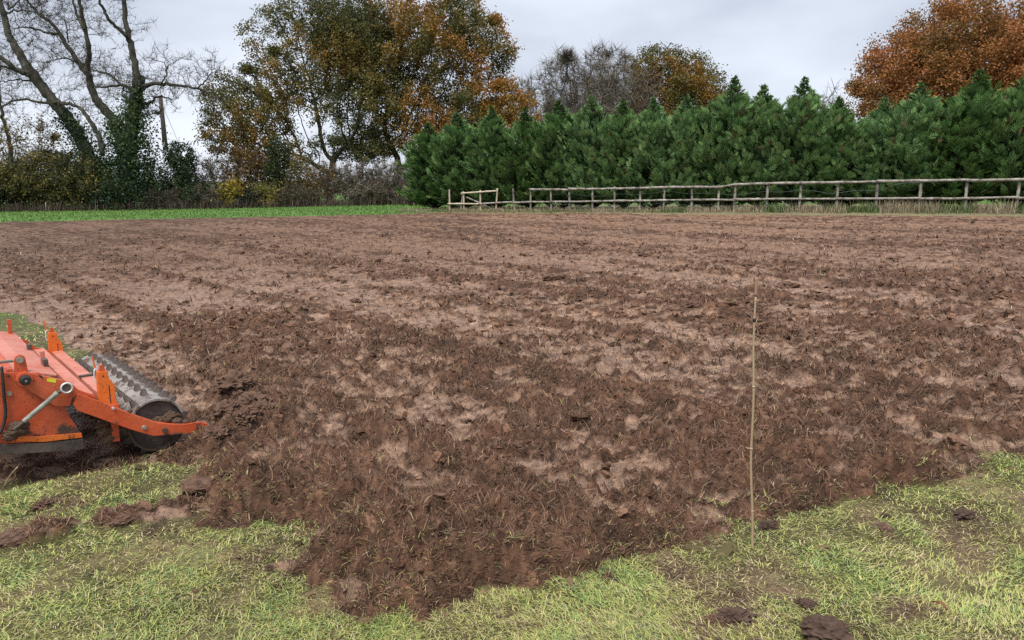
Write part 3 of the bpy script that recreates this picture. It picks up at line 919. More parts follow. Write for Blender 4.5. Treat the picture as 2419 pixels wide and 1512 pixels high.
# ------------------------------------------------------------------ the leaning bare tree with ivy, traced limb by limb
def zA(zx, zy, Y):
    return at_y(zx * .3669, zy * .3669, Y)
YL = 58.5
def limb_tree(name, label, limbs, n_att, reach, group=None, seed=5, ivy=None, tip=.012, twn=5):
    base = foot(limbs[0][0][0][0] * .3669, limbs[0][1])
    root = thing(name, label, 'tree', base, group)
    nodes, par, fixed, tubes, tubes2 = [], [], [], [], []
    for li, (pts, Y, r0, r1, dy) in enumerate(limbs):
        W = np.array([zA(a, b_, Y + dy * i / max(1, len(pts) - 1)) for i, (a, b_) in enumerate(pts)])
        if r0 > .3 and pts[0][1] > 1200:
            W[0][2] = terrain(W[0][0], W[0][1]) - .1
        P = spline(W, 7)
        P[1:-1] += RNG.normal(0, .035, P[1:-1].shape)
        Rd = .88 * np.linspace(r0, r1, len(P)) * (1 + RNG.normal(0, .05, len(P)))
        (tubes if r0 > .24 else tubes2).append(tube_np(P - base, Rd, 9 if r0 > .24 else 6))
        s = len(nodes)
        for i, p in enumerate(P):
            nodes.append(p)
            par.append(s + i - 1 if i else -1)
            fixed.append(Rd[i])
    fixed = np.array(fixed)
    nf = len(nodes)
    W = np.array(nodes)
    pick = RNG.choice(nf, n_att, p=(1 / (fixed + .05)) / (1 / (fixed + .05)).sum())
    att = W[pick] + RNG.normal(0, 1, (n_att, 3)) * np.array(reach) + [0, 0, .35]
    att = att[att[:, 2] > base[2] + 4.2]
    nodes, par = grow(nodes, par, att, .33, 3.2, .36, 60, (0, 0, .12), .2)
    rad, nch = radii(par, tip, 2.6, .09)
    for nm, tb in (('trunk', tubes), ('limb', tubes2)):
        for V, F in tb:
            obj(nm, mesh_np(nm, V, F, smooth=True), M['bark_pale'], root)
    e = np.nonzero(par >= 0)[0]
    e = e[e >= nf]
    V, F = prisms(nodes[par[e]] - base, nodes[e] - base, np.minimum(rad[par[e]], rad[e] * 1.3), rad[e], 3)
    tag(obj('branches', mesh_np('branches', V, F), M['twig_dark'], root), kind='stuff')
    th = nodes[nf:][rad[nf:] < tip * 1.6] - base
    V, F = twigs(th, twn, .75, .010, .55)
    tag(obj('twigs', mesh_np('twigs', V, F), M['twig_dark'], root), kind='stuff')
    if ivy:
        P = np.concatenate([np.asarray(zA(a, b_, Y)) + RNG.normal(0, 1, (c, 3)) * [s, s, sz] - base for a, b_, Y, c, s, sz in ivy])
        P = P[P[:, 2] > 0]
        cc = palette(P, [(.012, .028, .012), (.022, .045, .018), (.035, .065, .024), (.06, .085, .03)], 1.2, 71)
        V, F, C_ = leaf_faces(P, RNG.uniform(.12, .22, len(P)), RNG.uniform(.10, .18, len(P)), cc, .4)
        tag(obj('ivy', mesh_np('ivy', V, F, C_), M['leaf'], root), kind='stuff')
    return root
limb_tree('bare_tree', 'upright leafless ash with its trunk wrapped in dark ivy',
    [([(815, 1350), (830, 1050), (850, 800), (880, 600), (900, 480)], YL, .62, .48, 0),
     ([(885, 500), (850, 330), (820, 200), (795, 0), (790, -220), (770, -480)], YL, .30, .10, 1),
     ([(820, 240), (700, 120), (640, 0), (560, -180)], YL, .17, .07, -1.5),
     ([(800, 20), (830, -120), (880, -300)], YL, .14, .05, 1.5),
     ([(915, 560), (1000, 535), (1130, 550), (1280, 572), (1420, 650)], YL, .20, .05, -1.0),
     ([(1275, 570), (1330, 510), (1380, 430)], YL - 1, .08, .03, 0),
     ([(1040, 545), (1075, 460), (1060, 400)], YL - .5, .07, .03, 0),
     ([(905, 690), (970, 660), (1030, 620), (1110, 640)], YL, .14, .05, 1.0),
     ([(860, 575), (790, 550), (690, 560), (615, 560)], YL, .15, .05, 1.2),
     ([(790, 552), (700, 480), (600, 450), (540, 420)], YL + .6, .12, .04, 1.0),
     ([(800, 560), (790, 600), (820, 640)], YL + .5, .08, .04, 0)],
    1000, (.95, .8, .65), 'bare trees rising from the left hedgerow', ivy=[(845, 1200, YL - .4, 3600, 1.0, 1.25), (850, 1000, YL - .4, 2800, .95, 1.1), (855, 830, YL - .4, 1900, .72, .9), (870, 700, YL - .4, 900, .48, .6), (885, 590, YL - .4, 400, .34, .5),
         (745, 830, YL - .2, 700, .45, .6), (960, 1150, YL - .4, 900, .7, 1.1)])
limb_tree('bare_tree', 'forked leafless ash leaning away from the ivy covered trunk',
    [([(800, 1350), (790, 1000), (735, 800), (660, 690), (600, 600), (560, 450)], YL + 1.5, .50, .27, 0),
     ([(562, 460), (572, 330), (545, 180), (510, 0), (470, -200), (455, -420)], YL + 1.5, .23, .09, -1),
     ([(555, 470), (480, 370), (400, 240), (330, 150), (250, 90), (170, 0), (60, -120)], YL + 1.5, .24, .08, 1.5),
     ([(545, 190), (500, 110), (470, 0), (450, -150)], YL + 1, .14, .06, 1),
     ([(385, 225), (280, 205), (170, 175), (80, 180)], YL + 2, .11, .04, 1),
     ([(440, 275), (430, 180), (415, 120)], YL + 2, .07, .03, 0),
     ([(500, 400), (400, 375), (280, 405)], YL + 1.5, .08, .03, -1)],
    950, (.95, .8, .7), 'bare trees rising from the left hedgerow', seed=9)
limb_tree('bare_tree', 'thick mossy ash trunk leaning hard over the olive bushes',
    [([(690, 1350), (600, 1080), (500, 860), (420, 740), (330, 640), (240, 520), (170, 420)], YL + .5, .58, .40, 0),
     ([(175, 430), (110, 320), (60, 230), (25, 100), (-10, -40), (-30, -300)], YL + .5, .36, .16, 1),
     ([(245, 525), (170, 470), (100, 445), (0, 365), (-120, 300)], YL + .5, .30, .14, -1.5),
     ([(110, 450), (40, 430), (-60, 420)], YL, .14, .07, 0),
     ([(660, 1000), (640, 880), (560, 750), (500, 690), (380, 658), (300, 665), (120, 640), (0, 690)], YL - .6, .22, .07, 1),
     ([(40, 80), (100, 70), (190, 72), (260, 90)], YL + .5, .09, .03, .5),
     ([(50, 60), (110, 20), (160, -60)], YL + 1, .09, .03, 1),
     ([(200, 520), (100, 515), (0, 530)], YL + .2, .09, .03, .5)],
    900, (1.0, .8, .7), 'bare trees rising from the left hedgerow', seed=12,
    ivy=[(430, 770, YL + .2, 500, .42, .5), (490, 860, YL + .2, 700, .5, .6), (560, 960, YL + .2, 900, .7, .8), (640, 1100, YL + .2, 900, .8, .9)])
limb_tree('bare_tree', 'slender young ash standing in the bushes by the leaning trunk',
    [([(75, 1300), (65, 950), (30, 800), (5, 690), (-5, 560), (0, 400)], YL + 2.5, .22, .06, 0)],
    160, (.7, .6, .6), 'bare trees rising from the left hedgerow', seed=15)

# ------------------------------------------------------------------ hedgerow shrubs
def shrub(label, px, w, top, Y, pal, dens, mat='twig', n_att=330, twn=5, sig=.2, ls=(.13, .24), stems=5, name='hedge_shrub', group='shrubs of the far hedgerow', base_y=None, tw=.010):
    b = foot(px, Y)
    H = at_y(px, top, Y)[2] - b[2]
    W = w / FPX * Y / 2
    root = thing(name, label, 'shrub', b, group)
    nodes, par = [], []
    for i in range(stems):
        a = RNG.uniform(0, 6.28)
        q = b + np.array([math.cos(a) * W * .35, math.sin(a) * W * .3, -.05])
        q2 = q + np.array([math.cos(a) * W * .18, math.sin(a) * W * .15, H * .22])
        s = len(nodes)
        nodes += [q, (q + q2) / 2 + RNG.normal(0, .05, 3), q2]
        par += [-1, s, s + 1]
    att = ellipsoids([(b[0], b[1], b[2] + H * .52, W, W * .8, H * .48), (b[0] + W * .3, b[1], b[2] + H * .42, W * .65, W * .7, H * .36), (b[0] - W * .3, b[1], b[2] + H * .40, W * .7, W * .7, H * .34)], n_att)
    nodes, par = grow(nodes, par, att, .24, 2.4, .27, 60, (0, 0, .05), .2)
    rad, nch = radii(par, .010, 2.5, .08)
    V, F = woody(root, b, nodes, par, rad, 9., M[mat])
    V2, F2 = twigs(nodes[rad < .024] - b, int(twn * 1.7), .6, tw * 1.45, .35)
    o = obj('twigs', mesh_np('twigs', np.concatenate([V, V2]), np.concatenate([F, F2 + len(V)])), M[mat], root)
    tag(o, kind='stuff')
    if dens:
        P = np.repeat(nodes[rad < .026] - b, int(dens * 1.7), 0)
        P = P + RNG.normal(0, sig, P.shape)
        P = P[P[:, 2] > .05]
        cc = palette(P, pal, 1.1, int(px), .3)
        V, F, C_ = leaf_faces(P, RNG.uniform(*ls, len(P)), RNG.uniform(*ls, len(P)) * .65, cc, .2)
        tag(obj('leaves', mesh_np('leaves', V, F, C_), M['leaf'], root), kind='stuff')
    return root
OLV = [(.03, .038, .014), (.065, .068, .02), (.115, .10, .026), (.19, .15, .035)]
YEL = [(.12, .11, .02), (.24, .19, .025), (.33, .24, .03)]
DKG = [(.010, .022, .010), (.02, .038, .015), (.035, .06, .022)]
ORG = [(.08, .06, .02), (.15, .09, .025), (.20, .11, .03)]
shrub('loose yellowing bush with sky between its leaves beside the slender ash', 85, 190, 262, 61, [(.10, .08, .03), (.18, .14, .04), (.22, .15, .05)], 3, n_att=380, twn=3)
shrub('dark olive bush at the end of the hedgerow under the slender ash', 20, 170, 372, 58.6, OLV, 13, 'twig_dark', 420)
shrub('broad olive brown bush under the leaning trunk', 130, 190, 348, 59, OLV, 12, 'twig_dark', 480)
shrub('olive bush with yellow tips between the leaning trunk and the ivy', 215, 150, 352, 58.3, OLV, 11, 'twig_dark', 400)
shrub('low dark bush filling the foot of the ivy clad ash', 268, 110, 425, 57.8, DKG, 11, 'twig_dark', 260)
shrub('grey leafless scrub beside the utility pole', 365, 90, 385, 61, ORG, 1, 'twig', 260, 7)
shrub('cone shaped dark ivy covered bush right of the utility pole', 432, 76, 322, 58.8, DKG, 16, 'twig_dark', 300, 2)
shrub('low dark evergreen bush beside the cone shaped bush', 468, 80, 432, 58, DKG, 9, 'twig_dark', 200)
shrub('pale grey twiggy thorn bush below the left edge of the oak', 505, 120, 345, 61.5, ORG, 1, 'twig', 380, 7)
shrub('bright yellow leaved bush low in front of the hedgerow', 545, 58, 420, 57.8, YEL, 12, 'twig', 130, 2)
shrub('black looking thick bush between two yellow bushes', 592, 66, 446, 57.8, [(.010, .013, .009), (.018, .022, .014), (.03, .03, .02)], 12, 'twig_dark', 150, 4)
shrub('yellow green bush with golden tips beside the dark bush', 640, 84, 432, 58.0, [(.10, .10, .02), (.18, .16, .025), (.32, .22, .03)], 8, 'twig', 160, 3)
shrub('rusty leaved hawthorn behind the yellow bushes', 598, 130, 338, 61.5, ORG, 6, 'twig_dark', 400, 4)
shrub('tall green ivy column rising in front of the oak', 662, 66, 318, 60.5, [(.025, .04, .016), (.045, .065, .022), (.07, .085, .03)], 14, 'twig_dark', 280, 2)
shrub('yellowing hazel bush beside the ivy column', 712, 80, 368, 60, [(.07, .07, .02), (.13, .11, .03), (.20, .14, .03)], 5, 'twig', 300, 5)
shrub('straggly thorn with a few orange leaves at the oak trunk', 765, 100, 378, 59.5, ORG, 3, 'twig', 340, 7)
shrub('bare tangled thorn with arching pale stems', 850, 140, 380, 59, ORG, 0, 'twig', 460, 8, tw=.014)
shrub('dense grey brown bramble mound next to the conifers', 925, 140, 372, 58.5, ORG, 0, 'twig', 480, 9)
shrub('low grey scrub at the foot of the largest oak', 890, 130, 425, 57.8, ORG, 1, 'twig', 330, 8)
shrub('reddish brown bramble against the end of the conifer hedge', 985, 70, 425, 54, [(.09, .04, .03), (.13, .06, .04)], 2, 'twig_red', 220, 7)
shrub('low dark scrub at the foot of the rusty hawthorn', 705, 110, 440, 57.9, [(.05, .045, .02), (.09, .07, .03)], 3, 'twig_dark', 260, 7)
shrub('low brown scrub under the utility pole', 395, 110, 445, 57.9, [(.04, .035, .02), (.07, .055, .03)], 4, 'twig_dark', 240, 7)
shrub('low grey scrub under the pale thorn bush', 495, 120, 440, 58.2, [(.05, .045, .03), (.09, .07, .04)], 3, 'twig', 260, 8)
shrub('grey twiggy bush showing above the left conifers', 1085, 90, 262, 50, ORG, 0, 'twig', 240, 8)

# ------------------------------------------------------------------ conifer hedge
def conifer_mesh(seed, H, Rb):
    global RNG
    old = RNG
    RNG = np.random.default_rng(seed)
    nb = 360
    t = RNG.random(nb) ** .85
    z = .12 + t * (H - .25)
    prof = Rb * np.where(t < .58, 1 - .10 * t, np.clip(.942 - (t - .58) * 1.9, .075, 1)) * (0.82 + .18 * np.minimum(1, t * 5))
    prof = np.where(t > .72, np.maximum(.03, .92 * ((1.02 - t) / .30) ** 1.25), prof) * RNG.uniform(.62, 1.2, nb)
    az = RNG.uniform(0, 6.28, nb)
    el = np.radians(np.where(t > .80, RNG.uniform(12, 40, nb), RNG.uniform(20, 44, nb) + 30 * t))
    prof = prof * np.where(t > .80, 1, np.minimum(1.4, .85 / np.cos(el)))
    h = np.stack([np.cos(az), np.sin(az), np.zeros(nb)], 1)
    parts = []
    wood = []
    D = h * np.cos(el)[:, None] + np.array([0, 0, 1]) * np.sin(el)[:, None]
    A = np.stack([np.zeros(nb), np.zeros(nb), z], 1)
    A[:, 2] -= np.where(t > .80, .12, .62) * prof
    A[:, 2] = np.clip(A[:, 2], .05, None)
    wood.append(prisms(A, A + D * prof[:, None], np.full(nb, .013), np.full(nb, .004), 3))
    ns = 15
    f = RNG.uniform(.22, 1.0, (nb, ns)) ** .75
    sidev = np.cross(D, [0, 0, 1.0])
    sidev /= np.linalg.norm(sidev, axis=1)[:, None]
    roll = RNG.normal(0, .5, nb)[:, None]
    upv = np.cross(sidev, D)
    fan = sidev * np.cos(roll) + upv * np.sin(roll)
    sg = RNG.choice([-1, 1], (nb, ns)) * RNG.uniform(.15, 1, (nb, ns))
    P = (A[:, None] + D[:, None] * (prof[:, None] * f)[..., None] + fan[:, None] * (sg * (1.05 - f) * .22 * np.minimum(prof, 1.2)[:, None])[..., None]).reshape(-1, 3) + RNG.normal(0, .03, (nb * ns, 3))
    ax = (D[:, None] * 1.0 + fan[:, None] * (sg * .75)[..., None]).reshape(-1, 3) + RNG.normal(0, .18, (nb * ns, 3)) + [0, 0, .30]
    ax /= np.linalg.norm(ax, axis=1)[:, None]
    sd = np.repeat(fan, ns, 0) + RNG.normal(0, .35, ax.shape)
    sd -= ax * (sd * ax).sum(1)[:, None]
    sd /= np.linalg.norm(sd, axis=1)[:, None]
    ff = f.ravel()
    tt = np.repeat(t, ns)
    Ls = RNG.uniform(.26, .56, len(P)) * np.where(tt > .80, np.where(RNG.random(len(P)) < .42, np.clip(.62 - (tt - .8) * 2.0, .2, .62), .02), 1)
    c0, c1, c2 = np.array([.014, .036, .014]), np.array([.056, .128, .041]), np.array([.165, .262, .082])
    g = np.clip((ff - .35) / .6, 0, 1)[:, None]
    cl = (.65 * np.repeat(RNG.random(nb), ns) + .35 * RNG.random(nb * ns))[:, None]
    base = c0 * (1 - g) + (c1 * (1 - cl) + c2 * cl) * g  # dark interior growth; outer sprays lightened in the colour like lit tips
    brown = RNG.random(len(P)) < .02
    base[brown] = [.10, .07, .035]
    # each spray: a midrib leaflet and paired side leaflets, all flat and narrow
    for fr, sgn, ln in ((0.0, 0, 1.0), (.10, 1, .60), (.16, -1, .60), (.36, 1, .48), (.42, -1, .48), (.62, 1, .34), (.66, -1, .34)):
        Q = P + ax * (Ls * fr)[:, None]
        d = ax + sd * sgn * .48
        d[:, 2] -= .05 * abs(sgn)
        d /= np.linalg.norm(d, axis=1)[:, None]
        wv = np.cross(d, np.cross(ax, sd) + RNG.normal(0, .3, ax.shape))
        wv /= np.linalg.norm(wv, axis=1)[:, None] + 1e-9
        l = (Ls * ln)[:, None]
        w = (Ls * ln * .055 + .009)[:, None]
        V = np.stack([Q, Q + d * l * .45 + wv * w, Q + d * l, Q + d * l * .45 - wv * w], 1).reshape(-1, 3)
        b = (np.arange(len(Q)) * 4)[:, None]
        parts.append((V, np.concatenate([b + [0, 1, 2], b + [0, 2, 3]], 1).reshape(-1, 3), (base[:, None] * RNG.uniform(.85, 1.15, (len(Q), 1, 1)) * np.array([.45, 1.0, 1.7, 1.0])[None, :, None]).reshape(-1, 3)))  # leaflet roots darkened, tips brightened: a feathery highlight painted into the colour
    V, F, C_ = join(parts)
    ok = V[:, 2].reshape(-1, 4).min(1) > .04
    k4 = np.repeat(ok, 4)
    idx = np.cumsum(k4) - 1
    F = F[k4[F[:, 0]]]
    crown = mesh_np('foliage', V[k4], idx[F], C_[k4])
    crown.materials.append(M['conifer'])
    V, F = wood[0]
    V2, F2 = tube_np(np.array([[0, 0, -.1], [.02, 0, H * .3], [-.03, .02, H * .65], [0, 0, H]]), [.11, .08, .045, .006], 6)
    tr = mesh_np('trunk', V2, F2, smooth=True)
    tr.materials.append(M['bark_pale'])
    br = mesh_np('branches', V, F)
    br.materials.append(M['bark'])
    RNG = old
    return crown, tr, br
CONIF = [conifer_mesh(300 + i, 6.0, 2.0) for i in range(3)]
HX = [(1030, 285, -5), (1100, 262, -5), (1178, 246, -4), (1255, 250, -4), (1330, 232, -3), (1405, 222, -3), (1475, 230, -2), (1545, 226, -2), (1612, 222, 0), (1672, 232, 0), (1722, 176, 0),
      (1790, 196, 0), (1882, 178, 0), (1965, 226, 0), (2070, 228, 0), (2146, 190, 1), (2215, 232, 0), (2284, 160, 0), (2400, 150, 0), (2500, 170, 0), (2630, 150, 0)]
FPOSTS = [1216, 1254, 1303, 1346, 1400, 1452, 1512, 1568, 1635, 1697, 1735, 1811, 1889, 1977, 2070, 2172, 2281, 2402, 2540]
ORD = ['first', 'second', 'third', 'fourth', 'fifth', 'sixth', 'seventh', 'eighth', 'ninth', 'tenth', 'eleventh', 'twelfth', 'thirteenth', 'fourteenth', 'fifteenth', 'sixteenth', 'seventeenth', 'eighteenth', 'nineteenth']
def clabel(i, px):
    d = {0: 'leaning end conifer of the hedge, beside the red bramble', 1: 'second conifer from the bramble end of the hedge', 2: 'third conifer from the bramble end of the hedge',
         10: 'conifer with the tallest bare leader against open sky beside the golden oak', 11: 'conifer with a thin short leader next to the tallest leader',
         12: 'conifer with a wide spiky top next to the thin bare sapling', 13: 'conifer directly in front of the thin bare sapling', 16: 'conifer between two tall leaders in front of the copper red oak', 20: 'last conifer of the hedge beyond the copper red oak'}
    if i in d:
        return d[i]
    k = min(range(len(FPOSTS)), key=lambda j: abs(FPOSTS[j] - px))
    return 'green conifer of the hedge behind the %s weathered fence post from the pale section' % ORD[k]
for i, (px, top, ln) in enumerate(HX):
    iv = (53.0 + (79 - 66) / 665 * (px - 1735) + 13) / (1.25 * FPX)
    Y = 1 / iv + 2.5
    b = foot(px, Y)
    H = at_y(px, top, Y)[2] - b[2]
    g = 'conifers of the hedge behind the fence'
    r = thing('conifer_tree', clabel(i, px), 'conifer', b, g)
    s = H / 6.0
    wd = RNG.uniform(.94, 1.12)
    r.rotation_euler = (R_(RNG.uniform(-2, 2)), R_(ln), RNG.uniform(0, 6.28) if ln == 0 else RNG.uniform(0, 6.28))
    r.rotation_euler = (Matrix.Rotation(R_(ln), 3, 'Y') @ Matrix.Rotation(RNG.uniform(0, 6.28), 3, 'Z')).to_euler()
    r.scale = (wd, wd, s)
    cr, tr, br = CONIF[(i * 2) % 3]
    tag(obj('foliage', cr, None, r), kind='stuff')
    obj('trunk', tr, None, r)
    tag(obj('branches', br, None, r), kind='stuff')

# ------------------------------------------------------------------ post and rail fence
FZ = 1793.0
def fence_Y(px):
    return 1.25 * FPX / (66 + (79 - 66) / 665 * (px - 1735))
def fpt(px, h, off=0.0):
    Y = fence_Y(px)
    b = foot(px, Y)
    return np.array([b[0] + fnx * off, b[1] + fny * off, b[2] + h])
def roundwood(P, r0, r1, k=7, wob=.08, n=5):
    Q = spline(P, n) if len(P) > 2 else np.linspace(P[0], P[1], n * 2)
    Rd = np.linspace(r0, r1, len(Q)) * (1 + RNG.normal(0, wob, len(Q)))
    Q[1:-1] += RNG.normal(0, r0 * .06, Q[1:-1].shape)
    V, F = tube_np(Q, Rd, k)
    return V, F
fb = foot(1735, fence_Y(1735))
fence = thing('post_and_rail_fence', 'weathered grey post and rail fence in front of the conifer hedge', 'fence', fb)
fence2 = thing('fence_end_section', 'pale new timber fence end with a diagonal brace by the green grass', 'fence', foot(1120, fence_Y(1120)))
def fpart(par, nm, P, r0, r1, mat, wob=.07, k=7, n=5):
    V, F = roundwood(P, r0, r1, k, wob, n)
    return obj(nm, mesh_np(nm, V - np.array(par.location), F, smooth=True), M[mat], par)
posts = [1216, 1254, 1303, 1346, 1400, 1452, 1512, 1568, 1635, 1697, 1735, 1811, 1889, 1977, 2070, 2172, 2281, 2402, 2540]
htop = {1216: 1.14, 1254: 1.14}
def ph(px):
    return 1.15 + RNG.uniform(-.01, .04) if px < 1720 else 1.17
for px in posts:
    lx = RNG.normal(0, .012) if px > 1500 else RNG.normal(-.03, .03)
    a, b = fpt(px, -.15), fpt(px, ph(px))
    b = b + np.array([lx, 0, 0])
    p = fpart(fence, 'post', [a, (a + b) / 2, b], .062 if px > 1600 else .056, .054 if px > 1600 else .048, 'old_wood', .05, 6)
    if px in (1568, 1735, 1889, 2070):
        h = fpt(px, .86, .058)
        V, F = tube_np(np.array([h, h + np.array([fnx, fny, 0]) * .02]), [.03, .03], 6)
        obj('knot_hole', mesh_np('knot_hole', V - np.array(fence.location), F), M['black'], p)
RT = [(1254, 1.10), (1346, 1.08), (1452, 1.09), (1568, 1.10), (1635, 1.12), (1697, 1.09), (1735, 1.20), (1811, 1.20), (1889, 1.205), (1977, 1.205), (2070, 1.22), (2172, 1.215), (2281, 1.21), (2402, 1.21), (2540, 1.21)]
def hmid(T, px):
    xs, hs = [t[0] for t in T], [t[1] for t in T]
    return float(np.interp(px, xs, hs))
def rails(T, joints, off, r0, mat, par):
    for a, b in zip(joints[:-1], joints[1:]):
        xs = [a] + [p for p in posts if a < p < b] + [b]
        pts = [fpt(x, hmid(T, x) + RNG.normal(0, .004), off) for x in xs]
        d = (pts[-1] - pts[0]) / np.linalg.norm(pts[-1] - pts[0])
        pts[0] = pts[0] - d * .05
        pts[-1] = pts[-1] + d * .05
        pts[0][2] += RNG.normal(0, .012)
        pts[-1][2] += RNG.normal(0, .012)
        fpart(par, 'rail', pts, r0 * RNG.uniform(.92, 1.1), r0 * RNG.uniform(.8, 1.0), mat, .07, 7, 6)
rails(RT, [1254, 1346, 1452, 1568, 1635, 1735, 1889, 2070, 2281, 2540], .085, .058, 'old_wood', fence)
RB = [(1062, .40), (1172, .40), (1254, .47), (1400, .49), (1568, .52), (1735, .53), (1889, .54), (2070, .53), (2281, .535), (2540, .53)]
rails(RB, [1216, 1303, 1400, 1512, 1635, 1735, 1811, 1977, 2172, 2402, 2540], .08, .052, 'old_wood', fence)
for h0, x0, x1 in ((.82, 1303, 2172), (.30, 1303, 1977)):
    xs = np.linspace(x0, x1, 60)
    P = np.array([fpt(x, h0 + .06 * math.sin(x * .021) + .04 * math.sin(x * .057) + (.30 * max(0, (x - 1977) / 195) if h0 > .5 else 0), -.06) for x in xs])
    V, F = tube_np(P, np.full(60, .008), 4)
    obj('wire', mesh_np('wire', V - np.array(fence.location), F), M['wire'], fence)
# pale new section
for px, h, mat, dx in ((1062, 1.18, 'new_wood', 0), (1096, 1.02, 'new_wood', 0), (1135, 1.12, 'new_wood', 0), (1172, 1.20, 'new_wood', .07), (1089, 1.07, 'old_wood', .14)):
    a, b = fpt(px, -.15), fpt(px, h)
    a = a - np.array([dx * .3, 0, 0])
    b = b + np.array([dx, 0, 0])
    fpart(fence2, 'post', [a, (a + b) / 2, b], .055, .046, mat, .04, 6)
fpart(fence2, 'rail', [fpt(1092, .96, .08), fpt(1135, 1.02, .08), fpt(1174, 1.06, .08)], .045, .04, 'new_wood')
fpart(fence2, 'rail', [fpt(1060, .40, .08), fpt(1100, .40, .08), fpt(1138, .38, .08)], .045, .04, 'new_wood')
fpart(fence2, 'rail', [fpt(1133, .385, .085), fpt(1172, .44, .085), fpt(1220, .49, .085)], .046, .045, 'old_wood')
fpart(fence2, 'brace', [fpt(1102, .75, -.03), fpt(1133, .42, -.05), fpt(1163, .08, -.06)], .042, .036, 'old_wood')
# a fallen branch lying in the verge
br_ = [ground_at(1800, 505), ground_at(1835, 500), ground_at(1850, 498)]
bl = [fpt(1845, .42, -.2), fpt(1868, .22, .25), fpt(1880, .05, .5)]
V, F = roundwood(bl, .028, .012, 5)
o = obj('fallen_branch', mesh_np('fallen_branch', V, F, smooth=True), M['old_wood'])
tag(o, 'thin bare branch leaning in the dry grass under the fence', 'branch')

# ------------------------------------------------------------------ utility pole, thin stakes at the hedge
YP = 62.0
pb, pt = at_y(398, 425, YP), at_y(379, 228, YP)
pb = pb + (pb - pt) / (pb[2] - pt[2]) * (pb[2] - float(terrain(pb[0], YP)) + .1)
pole = thing('utility_pole', 'leaning wooden utility pole between the ivy clad ash and the oak', 'utility pole', pb)
V, F = tube_np(np.array([pb, (pb + pt) / 2, pt]) - pb, [.20, .175, .15], 10)
obj('mast', mesh_np('mast', V, F, smooth=True), M['pole'], pole)
V, F = tube_np(np.array([pt - [0, 0, .05], pt + [0, 0, .06]]) - pb, [.17, .165], 10)
obj('cap', mesh_np('cap', V, F), M['old_wood'], pole)
V, F = tube_np(np.array([pt + [.02, -.16, -3.9], pt + [.02, -.16, -3.5]]) - pb, [.12, .12], 4)
obj('plate', mesh_np('plate', V, F), M['chrome'], pole)
for nm, a, b in (('cable', pt - [0, 0, .2], at_y(150, 245, 74)), ('stay_wire', pt - [0, 0, .3], at_y(425, 345, 60.5))):
    P = np.linspace(a, b, 14)
    P[:, 2] -= .5 * np.sin(np.linspace(0, math.pi, 14)) * (1 if nm == 'cable' else .1)
    V, F = tube_np(P - pb, np.full(14, .018), 4)
    obj(nm, mesh_np(nm, V, F), M['steel_dark'], pole)
for px, y0, y1, lab in ((108, 478, 500, 'thin pale stake at the grass edge below the dark olive bush'), (230, 474, 498, 'thin stake at the grass edge below the yellow tipped olive bush'),
                        (977, 456, 490, 'thin pale stake standing before the red bramble'), (418, 470, 492, 'leaning thin stake in front of the low brown scrub')):
    a = ground_at(px, y1)
    b = at_y(px - (5 if px == 418 else 0), y0, a[1])
    V, F = tube_np(np.array([a - [0, 0, .1], (a + b) / 2, b]) - a, [.022, .02, .017], 6)
    o = obj('marker_stake', mesh_np('marker_stake', V, F, smooth=True), M['new_wood'])
    o.location = a
    tag(o, lab, 'stake', 'thin stakes along the headland')

# ------------------------------------------------------------------ the rotavator with its studded roller
import bmesh
mach = thing('rotary_cultivator', 'orange rotary cultivator with a studded steel rear roller on the soil', 'cultivator', MN)
MROT = Matrix.Rotation(math.atan2(-MU[1], -MU[0]), 4, 'Z') @ Matrix.Rotation(R_(-1.0), 4, 'X')
mach.rotation_euler = MROT.to_euler()
def zp(zx, zy, v=0.0):
    """a point of the photograph read on the machine's side plane v -> (x = rearward, z = up)"""
    px, py = .30398 * zx, 697.5 + .30398 * zy
    d = ray(px, py)
    P0 = MN + MV * v
    t = np.dot(P0 - CAMP, MV) / np.dot(d, MV)
    q = CAMP + d * t - MN
    return (-float(np.dot(q, MU)), float(q[2]))
def from_bm(nm, bm, mat, par, bev=0.0, smooth=False):
    bmesh.ops.recalc_face_normals(bm, faces=bm.faces)
    if bev:
        bmesh.ops.bevel(bm, geom=list(bm.edges), offset=bev, segments=2, affect='EDGES', profile=.6)
    me = bpy.data.meshes.new(nm)
    bm.to_mesh(me)
    bm.free()
    if smooth:
        me.polygons.foreach_set('use_smooth', np.ones(len(me.polygons), bool))
    return obj(nm, me, M[mat], par)
def plate(nm, poly, v0, v1, mat, par=None, bev=.0025):
    """outline in (x, z), thickness from v0 to v1 across the machine"""
    bm = bmesh.new()
    a = [bm.verts.new((x, v0, z)) for x, z in poly]
    b = [bm.verts.new((x, v1, z)) for x, z in poly]
    n = len(poly)
    bm.faces.new(a)
    bm.faces.new(b[::-1])
    for i in range(n):
        bm.faces.new((a[i], b[i], b[(i + 1) % n], a[(i + 1) % n]))
    return from_bm(nm, bm, mat, par or mach, bev)
def cyl(nm, a, b, r, mat, par=None, k=20, r1=None, bev=0.0):
    a, b = Vector(a), Vector(b)
    bm = bmesh.new()
    bmesh.ops.create_cone(bm, cap_ends=True, segments=k, radius1=r, radius2=r if r1 is None else r1, depth=(b - a).length)
    mt = Matrix.Translation((a + b) / 2) @ (b - a).to_track_quat('Z', 'Y').to_matrix().to_4x4()
    bmesh.ops.transform(bm, matrix=mt, verts=bm.verts)
    return from_bm(nm, bm, mat, par or mach, bev)
def boxm(nm, x0, x1, v0, v1, z0, z1, mat, par=None, bev=.003):
    return plate(nm, [(x0, z0), (x1, z0), (x1, z1), (x0, z1)], v0, v1, mat, par, bev)
def Z(pts, v=0.0):
    return [zp(a, b, v) for a, b in pts]
